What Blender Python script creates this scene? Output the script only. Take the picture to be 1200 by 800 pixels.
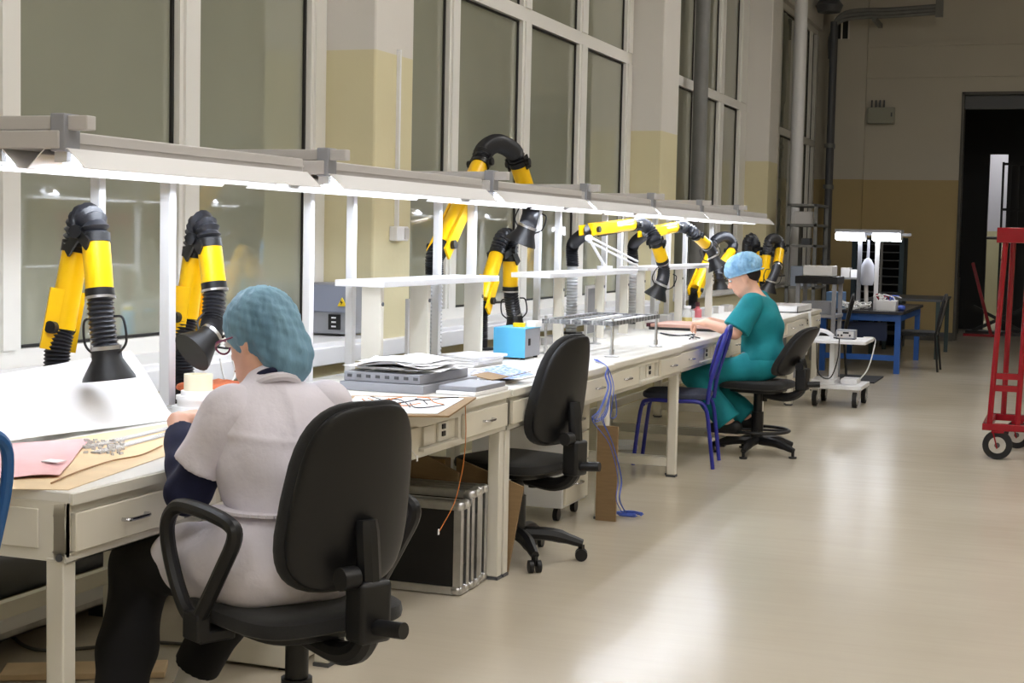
import bpy, bmesh, math, random
import numpy as np
from mathutils import Vector, Matrix

for _o in list(bpy.data.objects):
    bpy.data.objects.remove(_o)
random.seed(7)
SC = bpy.context.scene
COL = SC.collection

# ------------------------------------------------------------------ camera
FPX, YAW, PITCH, ROLL, CAMH = 1790.0, .3515, .0683, .0211, 1.4
def _axes():
    cy, sy, cp, sp = math.cos(YAW), math.sin(YAW), math.cos(PITCH), math.sin(PITCH)
    fw = Vector((-sy*cp, cy*cp, -sp)); rt = Vector((cy, sy, 0)); up = rt.cross(fw)
    r = math.cos(ROLL)*rt + math.sin(ROLL)*up
    u = -math.sin(ROLL)*rt + math.cos(ROLL)*up
    return r, u, fw
CR, CU, CW = _axes()
CAM = Vector((0, 0, CAMH))
cd = bpy.data.cameras.new('camera'); cam = bpy.data.objects.new('camera', cd); COL.objects.link(cam)
cd.sensor_width = 36; cd.lens = 36*FPX/1200; cd.clip_end = 200
M = Matrix((CR, CU, -CW)).transposed().to_4x4(); M.translation = CAM
cam.matrix_world = M
SC.camera = cam
def at(x, y, ax, val):
    """world point on the ray of photo pixel (x, y) where coordinate ax equals val"""
    d = (x-600)/FPX*CR - (y-400)/FPX*CU + CW
    return CAM + d*((val-CAM[ax])/d[ax])

# ------------------------------------------------------------------ world, exposure
SC.view_settings.view_transform = 'Standard'; SC.view_settings.look = 'None'
SC.view_settings.gamma = 1; SC.view_settings.exposure = 0.0
SC.view_settings.use_curve_mapping = False
wd = bpy.data.worlds.new('world'); SC.world = wd; wd.use_nodes = True
wd.node_tree.nodes['Background'].inputs[0].default_value = (.02, .025, .035, 1)
wd.node_tree.nodes['Background'].inputs[1].default_value = .3
TUBE_E, CEIL_E = 44.0, 21.5

# ------------------------------------------------------------------ materials
def lin(c):
    return tuple(((v/255)/12.92 if v/255 <= .04045 else ((v/255+.055)/1.055)**2.4) for v in c)
MATS = {}
def mat(name, rgb, rough=.5, metal=0, var=.0, scale=8, bump=0, bscale=60, rgb2=None, emit=0, alpha=None, spec=.5, sheen=0, trans=0, ior=1.45, stretch=None, detail=3):
    if name in MATS: return MATS[name]
    m = bpy.data.materials.new(name); m.use_nodes = True
    nt = m.node_tree; b = nt.nodes['Principled BSDF']
    c = lin(rgb)
    b.inputs['Base Color'].default_value = (*c, 1)
    b.inputs['Roughness'].default_value = rough
    b.inputs['Metallic'].default_value = metal
    b.inputs['Specular IOR Level'].default_value = spec
    b.inputs['IOR'].default_value = ior
    b.inputs['Transmission Weight'].default_value = trans
    if sheen: b.inputs['Sheen Weight'].default_value = sheen
    if alpha is not None: b.inputs['Alpha'].default_value = alpha
    if emit:
        b.inputs['Emission Color'].default_value = (*c, 1); b.inputs['Emission Strength'].default_value = emit
    if var or rgb2 or bump:
        tc = nt.nodes.new('ShaderNodeTexCoord'); mp = nt.nodes.new('ShaderNodeMapping')
        nt.links.new(tc.outputs['Object'], mp.inputs[0])
        if stretch: mp.inputs['Scale'].default_value = stretch
    if var or rgb2:
        n = nt.nodes.new('ShaderNodeTexNoise'); n.inputs['Scale'].default_value = scale; n.inputs['Detail'].default_value = detail
        nt.links.new(mp.outputs[0], n.inputs['Vector'])
        r = nt.nodes.new('ShaderNodeValToRGB')
        c2 = lin(rgb2) if rgb2 else tuple(v*(1-var) for v in c)
        r.color_ramp.elements[0].position = .32; r.color_ramp.elements[1].position = .68
        r.color_ramp.elements[0].color = (*c2, 1); r.color_ramp.elements[1].color = (*c, 1)
        nt.links.new(n.outputs['Fac'], r.inputs[0]); nt.links.new(r.outputs[0], b.inputs['Base Color'])
    if bump:
        n2 = nt.nodes.new('ShaderNodeTexNoise'); n2.inputs['Scale'].default_value = bscale; n2.inputs['Detail'].default_value = 4
        nt.links.new(mp.outputs[0], n2.inputs['Vector'])
        bp = nt.nodes.new('ShaderNodeBump'); bp.inputs['Strength'].default_value = bump; bp.inputs['Distance'].default_value = .01
        nt.links.new(n2.outputs['Fac'], bp.inputs['Height']); nt.links.new(bp.outputs[0], b.inputs['Normal'])
    MATS[name] = m
    return m

def paint_wall(name, top, low, zc=2.37):
    """two-tone painted plaster: pale above, yellow dado below height zc"""
    m = mat(name, top, .7, bump=.08, bscale=25)
    nt = m.node_tree; b = nt.nodes['Principled BSDF']
    g = nt.nodes.new('ShaderNodeNewGeometry'); s = nt.nodes.new('ShaderNodeSeparateXYZ')
    nt.links.new(g.outputs['Position'], s.inputs[0])
    mt = nt.nodes.new('ShaderNodeMath'); mt.operation = 'GREATER_THAN'; mt.inputs[1].default_value = zc
    nt.links.new(s.outputs[2], mt.inputs[0])
    n = nt.nodes.new('ShaderNodeTexNoise'); n.inputs['Scale'].default_value = 1.3; n.inputs['Detail'].default_value = 5
    nt.links.new(g.outputs['Position'], n.inputs['Vector'])
    mx = nt.nodes.new('ShaderNodeMix'); mx.data_type = 'RGBA'
    nt.links.new(mt.outputs[0], mx.inputs[0])
    mx.inputs[6].default_value = (*lin(low), 1); mx.inputs[7].default_value = (*lin(top), 1)
    hs = nt.nodes.new('ShaderNodeHueSaturation')
    mr = nt.nodes.new('ShaderNodeMapRange'); mr.inputs[3].default_value = .93; mr.inputs[4].default_value = 1.05
    nt.links.new(n.outputs['Fac'], mr.inputs[0]); nt.links.new(mr.outputs[0], hs.inputs['Value'])
    nt.links.new(mx.outputs[2], hs.inputs['Color']); nt.links.new(hs.outputs[0], b.inputs['Base Color'])
    return m

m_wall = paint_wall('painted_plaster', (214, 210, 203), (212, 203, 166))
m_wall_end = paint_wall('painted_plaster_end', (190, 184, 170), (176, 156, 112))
m_ceil = mat('ceiling_white', (225, 223, 216), .8)
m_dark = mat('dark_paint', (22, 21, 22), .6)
m_frame = mat('window_frame_white', (228, 226, 220), .35)
m_glass = mat('reflection_tinted_glass', (146, 147, 130), .035, ior=2.3, var=.12, scale=.7)  # olive base colour stands in for the lit room reflected in the panes
m_gasket = mat('rubber_gasket', (30, 28, 26), .6)
m_desk = mat('desk_cream_enamel', (228, 224, 212), .38, var=.06, scale=3)
m_top = mat('desk_white_laminate', (236, 234, 228), .3, var=.03, scale=4)
m_drawer = mat('drawer_cream', (224, 218, 202), .35, var=.05, scale=5)
m_chrome = mat('chrome', (205, 205, 208), .18, 1)
m_alu = mat('brushed_aluminium', (212, 212, 214), .3, 1, var=.12, scale=30)
m_white = mat('white_enamel', (232, 232, 234), .35)
m_lum = mat('luminaire_white', (196, 193, 191), .4)
m_refl = mat('reflector_white', (245, 245, 246), .25)
m_grey = mat('grey_enamel', (150, 152, 158), .4)
m_dgrey = mat('dark_grey_steel', (80, 82, 86), .45)
m_black = mat('black_plastic', (20, 20, 22), .42)
m_fabric = mat('black_upholstery', (30, 30, 31), .85, var=.25, scale=180, bump=.2, bscale=400, sheen=.15)
m_hose = mat('black_ribbed_hose', (38, 39, 44), .3)
m_pale_hose = mat('pale_spiral_hose', (206, 208, 212), .4)
m_liner = mat('hood_liner_grey', (120, 112, 106), .6)
m_yellow = mat('arm_yellow_enamel', (248, 196, 16), .28)
m_red = mat('red_enamel', (146, 18, 32), .25, var=.1, scale=10)
m_blue = mat('blue_chair_enamel', (46, 50, 150), .3)
m_btab = mat('blue_table_enamel', (44, 92, 170), .4)
m_navy_seat = mat('grey_blue_upholstery', (70, 76, 96), .8, var=.2, scale=60)
m_paper = mat('white_paper', (244, 244, 246), .7)
m_kraft = mat('kraft_paper', (226, 200, 160), .75, var=.1, scale=12)
m_card = mat('cardboard', (146, 120, 86), .8, var=.14, scale=9, stretch=(1, 1, 8))
m_pink = mat('pink_antistatic_sheet', (240, 186, 188), .35, var=.1, scale=14)
m_film = mat('white_film', (248, 248, 250), .45)
m_cream = mat('cream_tape', (240, 232, 206), .5)
m_orange = mat('orange_packet', (216, 120, 74), .45, rgb2=(184, 84, 50), scale=20)
m_navy = mat('navy_cloth', (26, 30, 62), .85, var=.25, scale=40)
m_gpap = mat('grey_binder', (150, 152, 160), .5)
m_skin = mat('skin', (226, 176, 152), .5, var=.06, scale=20)
m_coat = mat('white_cotton_coat', (226, 221, 230), .8, var=.05, scale=6, bump=.6, bscale=16)
m_trous = mat('black_trousers', (14, 13, 15), .9)
m_teal = mat('teal_scrubs', (18, 140, 150), .8, rgb2=(14, 122, 134), scale=7, bump=.4, bscale=16)
m_cap = mat('blue_hairnet', (150, 194, 218), .65, rgb2=(58, 94, 118), scale=5, bump=.6, bscale=40, stretch=(1, 1, .35), detail=6)
m_cap2 = mat('pale_blue_hairnet', (160, 206, 238), .6, rgb2=(112, 160, 200), scale=16, bump=.6, bscale=60, detail=6)
m_hair = mat('dark_hair', (36, 26, 22), .7, var=.3, scale=120)
m_shoe = mat('black_shoe', (16, 16, 18), .5)
m_sock = mat('white_sock', (216, 214, 214), .8)
m_sole = mat('pale_sole', (190, 176, 160), .6)
m_blue_dev = mat('sky_blue_casing', (88, 176, 222), .4)
m_pcb = mat('dark_circuit_board', (62, 64, 70), .5, rgb2=(150, 150, 150), scale=60)
m_wire_o = mat('orange_wire', (206, 122, 52), .5)
m_wire_b = mat('blue_wire', (70, 96, 186), .5)
m_wire_w = mat('white_wire', (228, 228, 226), .5)
m_wire_k = mat('black_wire', (18, 18, 18), .5)
m_copper = mat('copper_tinted_board', (206, 164, 150), .45, var=.1, scale=15)
m_rubber = mat('tyre_rubber', (28, 28, 28), .7)
m_pipe = mat('pipe_grey', (120, 120, 118), .5, var=.15, scale=6)
m_duct = mat('radiator_pipe_grey', (92, 90, 84), .55, var=.2, scale=5)
m_purple = mat('purple_glasses', (120, 40, 84), .3)
m_clear = mat('clear_plastic', (236, 238, 240), .15, trans=.55)
m_jar = mat('amber_jar', (216, 196, 120), .2, trans=.3)
m_beard = mat('stubble', (120, 92, 80), .8, rgb2=(176, 138, 118), scale=90)
m_tube = mat('fluorescent_tube', (236, 243, 255), .5, emit=TUBE_E)
m_ceil_lamp = mat('ceiling_lamp_diffuser', (255, 252, 250), .5, emit=CEIL_E)
m_lamp2 = mat('table_lamp_tube', (246, 249, 255), .5, emit=16)

def floor_material():
    m = mat('linoleum_floor', (206, 194, 170), .2)
    nt = m.node_tree; b = nt.nodes['Principled BSDF']
    g = nt.nodes.new('ShaderNodeNewGeometry')
    n = nt.nodes.new('ShaderNodeTexNoise'); n.inputs['Scale'].default_value = .55; n.inputs['Detail'].default_value = 6
    nt.links.new(g.outputs['Position'], n.inputs['Vector'])
    r = nt.nodes.new('ShaderNodeValToRGB')
    r.color_ramp.elements[0].position = .3; r.color_ramp.elements[1].position = .7
    r.color_ramp.elements[0].color = (*lin((188, 178, 160)), 1); r.color_ramp.elements[1].color = (*lin((202, 193, 176)), 1)
    nt.links.new(n.outputs['Fac'], r.inputs[0])
    nt.links.new(r.outputs[0], b.inputs['Base Color'])
    mp = nt.nodes.new('ShaderNodeMapping'); mp.inputs['Scale'].default_value = (1, 9, 1)
    nt.links.new(g.outputs['Position'], mp.inputs[0])
    n2 = nt.nodes.new('ShaderNodeTexNoise'); n2.inputs['Scale'].default_value = 1.6; n2.inputs['Detail'].default_value = 5
    nt.links.new(mp.outputs[0], n2.inputs['Vector'])
    mr = nt.nodes.new('ShaderNodeMapRange'); mr.inputs[3].default_value = .16; mr.inputs[4].default_value = .3
    nt.links.new(n2.outputs['Fac'], mr.inputs[0]); nt.links.new(mr.outputs[0], b.inputs['Roughness'])
    bp = nt.nodes.new('ShaderNodeBump'); bp.inputs['Strength'].default_value = .05; bp.inputs['Distance'].default_value = .02
    nt.links.new(n2.outputs['Fac'], bp.inputs['Height']); nt.links.new(bp.outputs[0], b.inputs['Normal'])
    return m
m_floor = floor_material()

# ------------------------------------------------------------------ mesh helpers
OFF = {}
class MB:
    def __init__(s): s.v = []; s.f = []
    def add(s, vs, fs):
        o = len(s.v); s.v += [tuple(v) for v in vs]; s.f += [tuple(i+o for i in f) for f in fs]; return s
    def box(s, c, d, rz=0, M=None):
        x, y, z = d[0]/2, d[1]/2, d[2]/2
        P = [Vector(p) for p in ((-x,-y,-z),(x,-y,-z),(x,y,-z),(-x,y,-z),(-x,-y,z),(x,-y,z),(x,y,z),(-x,y,z))]
        R = M if M is not None else Matrix.Rotation(rz, 3, 'Z')
        return s.add([R @ p + Vector(c) for p in P], [(0,3,2,1),(4,5,6,7),(0,1,5,4),(1,2,6,5),(2,3,7,6),(3,0,4,7)])
    def bb(s, x0, x1, y0, y1, z0, z1):
        return s.box(((x0+x1)/2,(y0+y1)/2,(z0+z1)/2), (abs(x1-x0),abs(y1-y0),abs(z1-z0)))
    def beam(s, a, b, w, h=None):
        a, b = Vector(a), Vector(b); d = b-a; h = h or w
        z = d.normalized(); x = z.cross(Vector((0,0,1)))
        if x.length < 1e-3: x = Vector((1,0,0))
        x.normalize(); y = z.cross(x)
        return s.box((a+b)/2, (w, h, d.length), M=Matrix((x, y, z)).transposed())
    def tube(s, pts, r, n=10, cap=True):
        pts = [Vector(p) for p in pts]
        rs = r if isinstance(r, (list, tuple)) else [r]*len(pts)
        T = []
        for i in range(len(pts)):
            d = pts[min(i+1, len(pts)-1)] - pts[max(i-1, 0)]
            T.append(d.normalized() if d.length > 1e-9 else Vector((0,0,1)))
        x = T[0].cross(Vector((0,0,1)))
        if x.length < 1e-3: x = T[0].cross(Vector((0,1,0)))
        x.normalize(); vs = []
        for p, t, q in zip(pts, T, rs):
            x = (x - t*x.dot(t))
            if x.length < 1e-6: x = t.orthogonal()
            x.normalize(); y = t.cross(x)
            vs += [p + q*(math.cos(a)*x + math.sin(a)*y) for a in (2*math.pi*k/n for k in range(n))]
        fs = []
        for i in range(len(pts)-1):
            for k in range(n):
                fs.append((i*n+k, i*n+(k+1) % n, (i+1)*n+(k+1) % n, (i+1)*n+k))
        if cap:
            fs.append(tuple(range(n-1, -1, -1))); L = (len(pts)-1)*n; fs.append(tuple(L+k for k in range(n)))
        return s.add(vs, fs)
    def cyl(s, a, b, r0, r1=None, n=16):
        return s.tube([a, b], [r0, r0 if r1 is None else r1], n)
    def lathe(s, c, prof, n=20):
        vs = []; m = len(prof)
        for k in range(n):
            a = 2*math.pi*k/n
            vs += [(c[0]+r*math.cos(a), c[1]+r*math.sin(a), c[2]+z) for r, z in prof]
        fs = [(k*m+i, ((k+1) % n)*m+i, ((k+1) % n)*m+i+1, k*m+i+1) for k in range(n) for i in range(m-1)]
        return s.add(vs, fs)
    def pad(s, c, d, e=.35, e2=.35, nu=32, nv=14, fn=None, M=None):
        """rounded cushion (superellipsoid) with half sizes d"""
        vs = []; f = lambda v, p: math.copysign(abs(v)**p, v)
        for j in range(nv+1):
            ph = -math.pi/2 + math.pi*j/nv
            for i in range(nu):
                th = 2*math.pi*i/nu
                p = Vector((d[0]*f(math.cos(ph), e2)*f(math.cos(th), e), d[1]*f(math.cos(ph), e2)*f(math.sin(th), e), d[2]*f(math.sin(ph), e2)))
                if fn: p = fn(p)
                if M is not None: p = M @ p
                vs.append(p + Vector(c))
        fs = [(j*nu+i, j*nu+(i+1) % nu, (j+1)*nu+(i+1) % nu, (j+1)*nu+i) for j in range(nv) for i in range(nu)]
        return s.add(vs, fs)
    def prism(s, poly, axis, lo, hi):
        """polygon in the plane across axis, extruded from lo to hi"""
        def pt(a, b, h):
            return {'x': (h, a, b), 'y': (a, h, b), 'z': (a, b, h)}[axis]
        n = len(poly)
        vs = [pt(a, b, lo) for a, b in poly] + [pt(a, b, hi) for a, b in poly]
        fs = [tuple(range(n)), tuple(range(2*n-1, n-1, -1))] + [(i, i+n, (i+1) % n+n, (i+1) % n) for i in range(n)]
        return s.add(vs, fs)
    def sheet(s, fn, nu, nv, t=.0012):
        P = [[Vector(fn(i/nu, j/nv)) for i in range(nu+1)] for j in range(nv+1)]
        W = nu+1; vs = [p for r in P for p in r] + [p - Vector((0,0,t)) for r in P for p in r]
        K = W*(nv+1); fs = []
        for j in range(nv):
            for i in range(nu):
                a = j*W+i; fs.append((a, a+1, a+W+1, a+W)); fs.append((a+K, a+W+K, a+W+1+K, a+1+K))
        ring = [i for i in range(nu+1)] + [j*W+nu for j in range(1, nv+1)] + [nv*W+i for i in range(nu-1, -1, -1)] + [j*W for j in range(nv-1, 0, -1)]
        for a, b in zip(ring, ring[1:]+ring[:1]): fs.append((a, a+K, b+K, b))
        return s.add(vs, fs)
    def quad4(s, c, t, z0=None):
        """flat panel through four corners, thickness t upward"""
        c = [Vector(p) for p in c]; n = Vector((0,0,t))
        return s.add(c+[p+n for p in c], [(3,2,1,0),(4,5,6,7),(0,1,5,4),(1,2,6,5),(2,3,7,6),(3,0,4,7)])
    def build(s, name, m, parent=None, bevel=0, sharp=.6):
        off = Vector(OFF.get(parent.name, (0,0,0))) if parent else None
        if parent is None:
            A = np.array(s.v); lo, hi = A.min(0), A.max(0)
            off = Vector(((lo[0]+hi[0])/2, (lo[1]+hi[1])/2, lo[2]))
        me = bpy.data.meshes.new(name)
        me.from_pydata([tuple(Vector(v)-off) for v in s.v], [], s.f)
        bm = bmesh.new(); bm.from_mesh(me)
        bmesh.ops.remove_doubles(bm, verts=bm.verts, dist=1e-6)
        bmesh.ops.recalc_face_normals(bm, faces=bm.faces)
        for f in bm.faces: f.smooth = True
        for e in bm.edges:
            if len(e.link_faces) == 2 and e.calc_face_angle(0) > sharp: e.smooth = False
        bm.to_mesh(me); bm.free()
        return finish(name, me, m, parent, off, bevel)
def finish(name, me, m, parent, off, bevel=0):
    me.materials.append(m)
    o = bpy.data.objects.new(name, me); COL.objects.link(o)
    if parent: o.parent = parent; OFF[o.name] = tuple(off)
    else: o.location = off; OFF[o.name] = tuple(off)
    if bevel:
        b = o.modifiers.new('bevel', 'BEVEL'); b.width = bevel; b.segments = 2; b.limit_method = 'ANGLE'; b.angle_limit = .7
    return o
def tag(o, label=None, cat=None, group=None, kind=None):
    if label: o['label'] = label
    if cat: o['category'] = cat
    if group: o['group'] = group
    if kind: o['kind'] = kind
    return o
def thing(name, label, cat, loc=(0,0,0), rz=0, group=None, world=True):
    o = bpy.data.objects.new(name, None); COL.objects.link(o)
    o.empty_display_size = .1
    o.location = loc; o.rotation_euler = (0,0,rz)
    OFF[o.name] = tuple(loc) if world else (0,0,0)
    return tag(o, label, cat, group)
def struct(mb, name, m, parent=None, bevel=0):
    o = mb.build(name, m, parent, bevel)
    if parent is None: o['kind'] = 'structure'
    return o
def dup(root, loc, rz=None, label=None):
    def rec(o, par):
        c = o.copy(); COL.objects.link(c); c.parent = par
        if par is not None: c.matrix_parent_inverse = o.matrix_parent_inverse
        for ch in o.children: rec(ch, c)
        return c
    r = rec(root, None); r.location = loc
    if rz is not None: r.rotation_euler = (0,0,rz)
    if label: r['label'] = label
    return r
def smooth_path(P, n=8):
    """Catmull-Rom through the points"""
    P = [Vector(p) for p in P]; Q = [P[0]*2-P[1]] + P + [P[-1]*2-P[-2]]; out = []
    for i in range(1, len(Q)-2):
        a, b, c, d = Q[i-1:i+3]
        for k in range(n):
            t = k/n
            out.append(.5*((2*b)+(c-a)*t+(2*a-5*b+4*c-d)*t*t+(3*b-a-3*c+d)*t**3))
    return out + [P[-1]]
def resample(P, step):
    P = [Vector(p) for p in P]; out = [P[0].copy()]; acc = 0
    for a, b in zip(P, P[1:]):
        L = (b-a).length; d = step-acc
        while d <= L:
            out.append(a.lerp(b, d/L)); d += step
        acc = (acc+L) % step
    out.append(P[-1].copy())
    return out
def ribbed(mb, P, r, pitch=.011, n=14, dp=.84):
    Q = resample(smooth_path(P, 10), pitch/2)
    return mb.tube(Q, [r*(1.0 if i % 2 else dp) for i in range(len(Q))], n)

# ================================================================== THE ROOM
XW, XP, ZS, ZT, ZC, YE = -3.82, -3.5, .86, 4.6, 5.6, 23.5
struct(MB().bb(-4.2, 7.2, -4.2, 31, -.1, 0), 'floor', m_floor)
struct(MB().bb(-4.2, 7.2, -4.2, YE+.3, ZC, ZC+.15), 'ceiling', m_ceil)
wl = MB().bb(-4.2, XP-.02, -4, YE, 0, ZS-.03).bb(-4.2, XW+.1, -4, YE, ZT, ZC)
struct(wl, 'wall_left', m_wall)
struct(MB().bb(7, 7.2, -4, YE, 0, ZC), 'wall_right', m_wall)
struct(MB().bb(-4.2, 7.2, -4.2, -4, 0, ZC), 'wall_back', m_wall)
we = MB().bb(-4.2, -1.65, YE, YE+.3, 0, ZC).bb(-1.65, 1.8, YE, YE+.3, 3.66, ZC).bb(1.8, 7.2, YE, YE+.3, 0, ZC)
we.bb(-3.62, -3.04, YE-.12, YE, 0, ZC)
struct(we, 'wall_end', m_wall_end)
struct(MB().bb(-3.04, 7, YE-.03, YE, 3.88, 3.95), 'trim_1', m_wall_end)
struct(MB().bb(-3.04, 7, YE-.03, YE, 4.34, 4.40), 'trim_2', m_wall_end)
struct(MB().bb(-4.19, -1.65, YE-.14, YE-.121, 0, .12).bb(-3.04, -1.65, YE-.03, YE-.001, 0, .12), 'baseboard_end', m_duct)
for y0, y1 in ((1.9, 2.4), (7.37, 7.86), (13.3, 13.88), (18.35, 18.95)):
    p = struct(MB().bb(-4.2, XP, y0, y1, 0, ZC), 'pillar', m_wall, bevel=.012)
    p['label'] = 'plastered pillar, white above and yellow below, between windows'

def window(n, y0, y1, bars, zsill=ZS, zb=2.95, label=None, m=m_frame):
    d0, d1 = XW-.05, XW+.03
    fr = MB().bb(d0, d1, y0, y1, zsill-.01, zsill+.07).bb(d0, d1, y0, y1, zb, zb+.1).bb(d0, d1, y0, y1, ZT-.08, ZT)
    for a, b in bars:
        for z0, z1 in ((zsill+.07, zb), (zb+.1, ZT-.08)):
            fr.bb(d0, d1, a, b, z0, z1)
            fr.bb(d1, d1+.014, a+.03, b-.03, z0, z1)
    w = struct(fr, 'window_%d' % n, m)
    w['label'] = label or 'white framed window with room reflection tinted into its glass'
    for (a, b), (c, d) in zip(bars, bars[1:]):
        for z0, z1 in ((zsill+.07, zb), (zb+.1, ZT-.08)):
            p = MB().bb(XW-.022, XW-.012, b, c, z0, z1).build('pane', m_glass, w)
            g = MB().bb(XW-.012, XW, b, b+.012, z0, z1).bb(XW-.012, XW, c-.018, c, z0, z1).bb(XW-.012, XW, b, c, z0, z0+.012).bb(XW-.012, XW, b, c, z1-.012, z1)
            g.build('gasket', m_gasket, p)
    s = MB().bb(XW+.03, XP+.03, y0, y1, ZS-.03, ZS).build('window_sill', m_white, w, bevel=.006)
    return w
window(1, 2.4, 7.37, [(2.4, 2.52), (3.5, 3.67), (4.7, 4.85), (5.95, 6.12), (7.2, 7.37)])
window(2, 7.86, 13.3, [(7.86, 7.98), (9.07, 9.24), (10.43, 10.61), (11.77, 11.97), (13.12, 13.3)])
window(3, 13.88, 18.35, [(13.88, 14.0), (14.75, 14.9), (15.74, 16.02), (16.86, 17.08), (17.95, 18.35)])
window(4, 18.95, YE, [(18.95, 19.2), (20.4, 20.55), (21.75, 21.95), (22.9, 23.0), (23.3, YE)], zb=2.85)

# trunking along the parapet, sockets, boxes on the wall
tr = MB().bb(XP-.02, XP+.045, 2.5, 13.2, .745, .835)
struct(tr, 'trim_3', m_white, bevel=.006)
for y in (4.9, 8.6, 9.55, 12.2):
    s = thing('wall_socket', '', 'socket', (XP+.045, y, .745)); s['label'] = {4.9: 'white wall socket behind the first yellow arms', 8.6: 'white wall socket on the trunking behind the white shelf', 9.55: 'double white wall socket beside the blue device', 12.2: 'white wall socket on the trunking below the far window'}[y]
    MB().bb(XP+.045, XP+.06, y, y+.16, .75, .83).build('cover', m_white, s, bevel=.004)
    for k in (0, 1): MB().cyl((XP+.059, y+.04+.08*k, .79), (XP+.063, y+.04+.08*k, .79), .02).build('outlet', m_lum, s)
eb = thing('switch_cabinet', 'grey electrical switch box with yellow warning triangle on pillar', 'electrical box', (-3.66, 7.3, .87))
MB().bb(-3.77, -3.55, 7.20, 7.37, .87, 1.14).build('body', m_grey, eb, bevel=.01)
MB().bb(-3.76, -3.56, 7.188, 7.20, .985, 1.13).build('cover', mat('blue_grey_plastic', (142, 148, 166), .4), eb, bevel=.006)
sw = MB().bb(-3.665, -3.60, 7.185, 7.2, .895, .975).build('switch_panel', m_black, eb)
for z in (.912, .935, .958): MB().bb(-3.645, -3.62, 7.181, 7.186, z-.004, z+.004).build('switch', m_white, sw)
MB().prism([(-3.61, 1.02), (-3.56, 1.02), (-3.585, 1.065)], 'y', 7.18, 7.188).build('warning_sign', mat('sign_yellow', (240, 205, 40), .5), eb)
MB().prism([(-3.588, 1.052), (-3.594, 1.038), (-3.586, 1.038), (-3.59, 1.025), (-3.578, 1.042), (-3.585, 1.042)], 'y', 7.177, 7.181).build('lightning_mark', m_black, eb)
sb = thing('light_switch_box', 'small white switch box on the pillar behind the lights', 'switch', (XP, 7.65, 1.36))
MB().bb(XP, XP+.05, 7.57, 7.72, 1.365, 1.445).build('body', m_white, sb, bevel=.006)
MB().bb(XP+.05, XP+.058, 7.66, 7.71, 1.375, 1.435).build('rocker', m_lum, sb)
MB().bb(XP, XP+.02, 7.635, 7.655, 1.445, 2.4).build('cable_duct', m_white, sb)

# pipes and boxes near the far corner
tag(MB().cyl((-3.62, 15.25, .86), (-3.62, 15.25, ZC-.02), .075).build('riser_pipe', m_pipe), 'grey riser pipe standing in front of the third window', 'pipe')
tag(MB().cyl((-3.42, 19.8, .02), (-3.42, 19.8, ZC-.02), .085).build('drain_pipe', m_white), 'thick white vertical drain pipe beside the last pillar', 'pipe')
for k, (x, y, r, lb) in enumerate(((-3.44, 22.7, .05, 'dark vertical pipe in the far corner by the window'), (-3.45, 23.0, .03, 'thin dark vertical pipe in the far corner by the end wall'))):
    pr = thing('corner_pipe', lb, 'pipe', (x, y, .0))
    MB().cyl((x, y, 0), (x, y, 4.62), r).build('pipe', m_dgrey, pr)
    for z in (1.1, 2.2, 2.8): MB().cyl((x, y, z), (x, y, z+.06), r*1.5).build('clamp', m_pipe, pr)
pp = thing('overhead_conduit', 'grey conduits running along the top of the end wall', 'pipe', (-2.7, 22.8, 4.6))
for k in range(3):
    z = 4.66+.05*k
    MB().tube(smooth_path([(-3.5-.0*k, 22.8, 4.1), (-3.49, 22.8, 4.45), (-3.3, 22.8, z), (-2.6, 22.8, z+.03), (-1.95, 22.8, z+.06)], 6), .028).build('conduit', m_pipe, pp)
MB().bb(-2.02, -1.92, 22.75, 22.85, 4.66, 4.95).build('end_bracket', m_pipe, pp)
MB().bb(-2.9, -2.84, 22.72, YE-.001, 4.62, 4.68).build('wall_bracket', m_pipe, pp)
fl = thing('floodlight', 'dark round lamp high up in the far corner', 'lamp', (-3.5, 22.6, 4.7))
MB().lathe((-3.5, 22.6, 4.72), [(.02, 0), (.16, .02), (.2, .12), (.1, .25), (.02, .27)]).build('shade', m_dgrey, fl)
MB().cyl((-3.5, 22.6, 4.98), (-3.5, 22.6, ZC), .02).build('stem', m_dgrey, fl)
jb = thing('junction_box', 'grey metal junction box on the end wall', 'electrical box', (-2.81, YE, 3.19))
MB().bb(-3.0, -2.61, YE-.12, YE-.001, 3.2, 3.44).build('body', mat('olive_grey', (150, 150, 136), .5), jb, bevel=.01)
MB().bb(-2.66, -2.64, YE-.13, YE-.12, 3.3, 3.36).build('latch', m_dgrey, jb)
for k in range(4): MB().cyl((-2.95+.06*k, YE-.05, 3.44), (-2.95+.06*k, YE-.05, 3.55), .012).build('cable', m_dgrey, jb)
vt = thing('air_grille', 'small dark air grille high on the far corner pilaster', 'vent', (-3.42, YE-.13, 4.46))
MB().bb(-3.52, -3.32, YE-.135, YE-.121, 4.46, 4.78).build('opening', m_dark, vt)
for x in (-3.525, -3.42, -3.315): MB().bb(x-.012, x+.012, YE-.15, YE-.135, 4.45, 4.79).build('bar', m_wall, vt)

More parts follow.
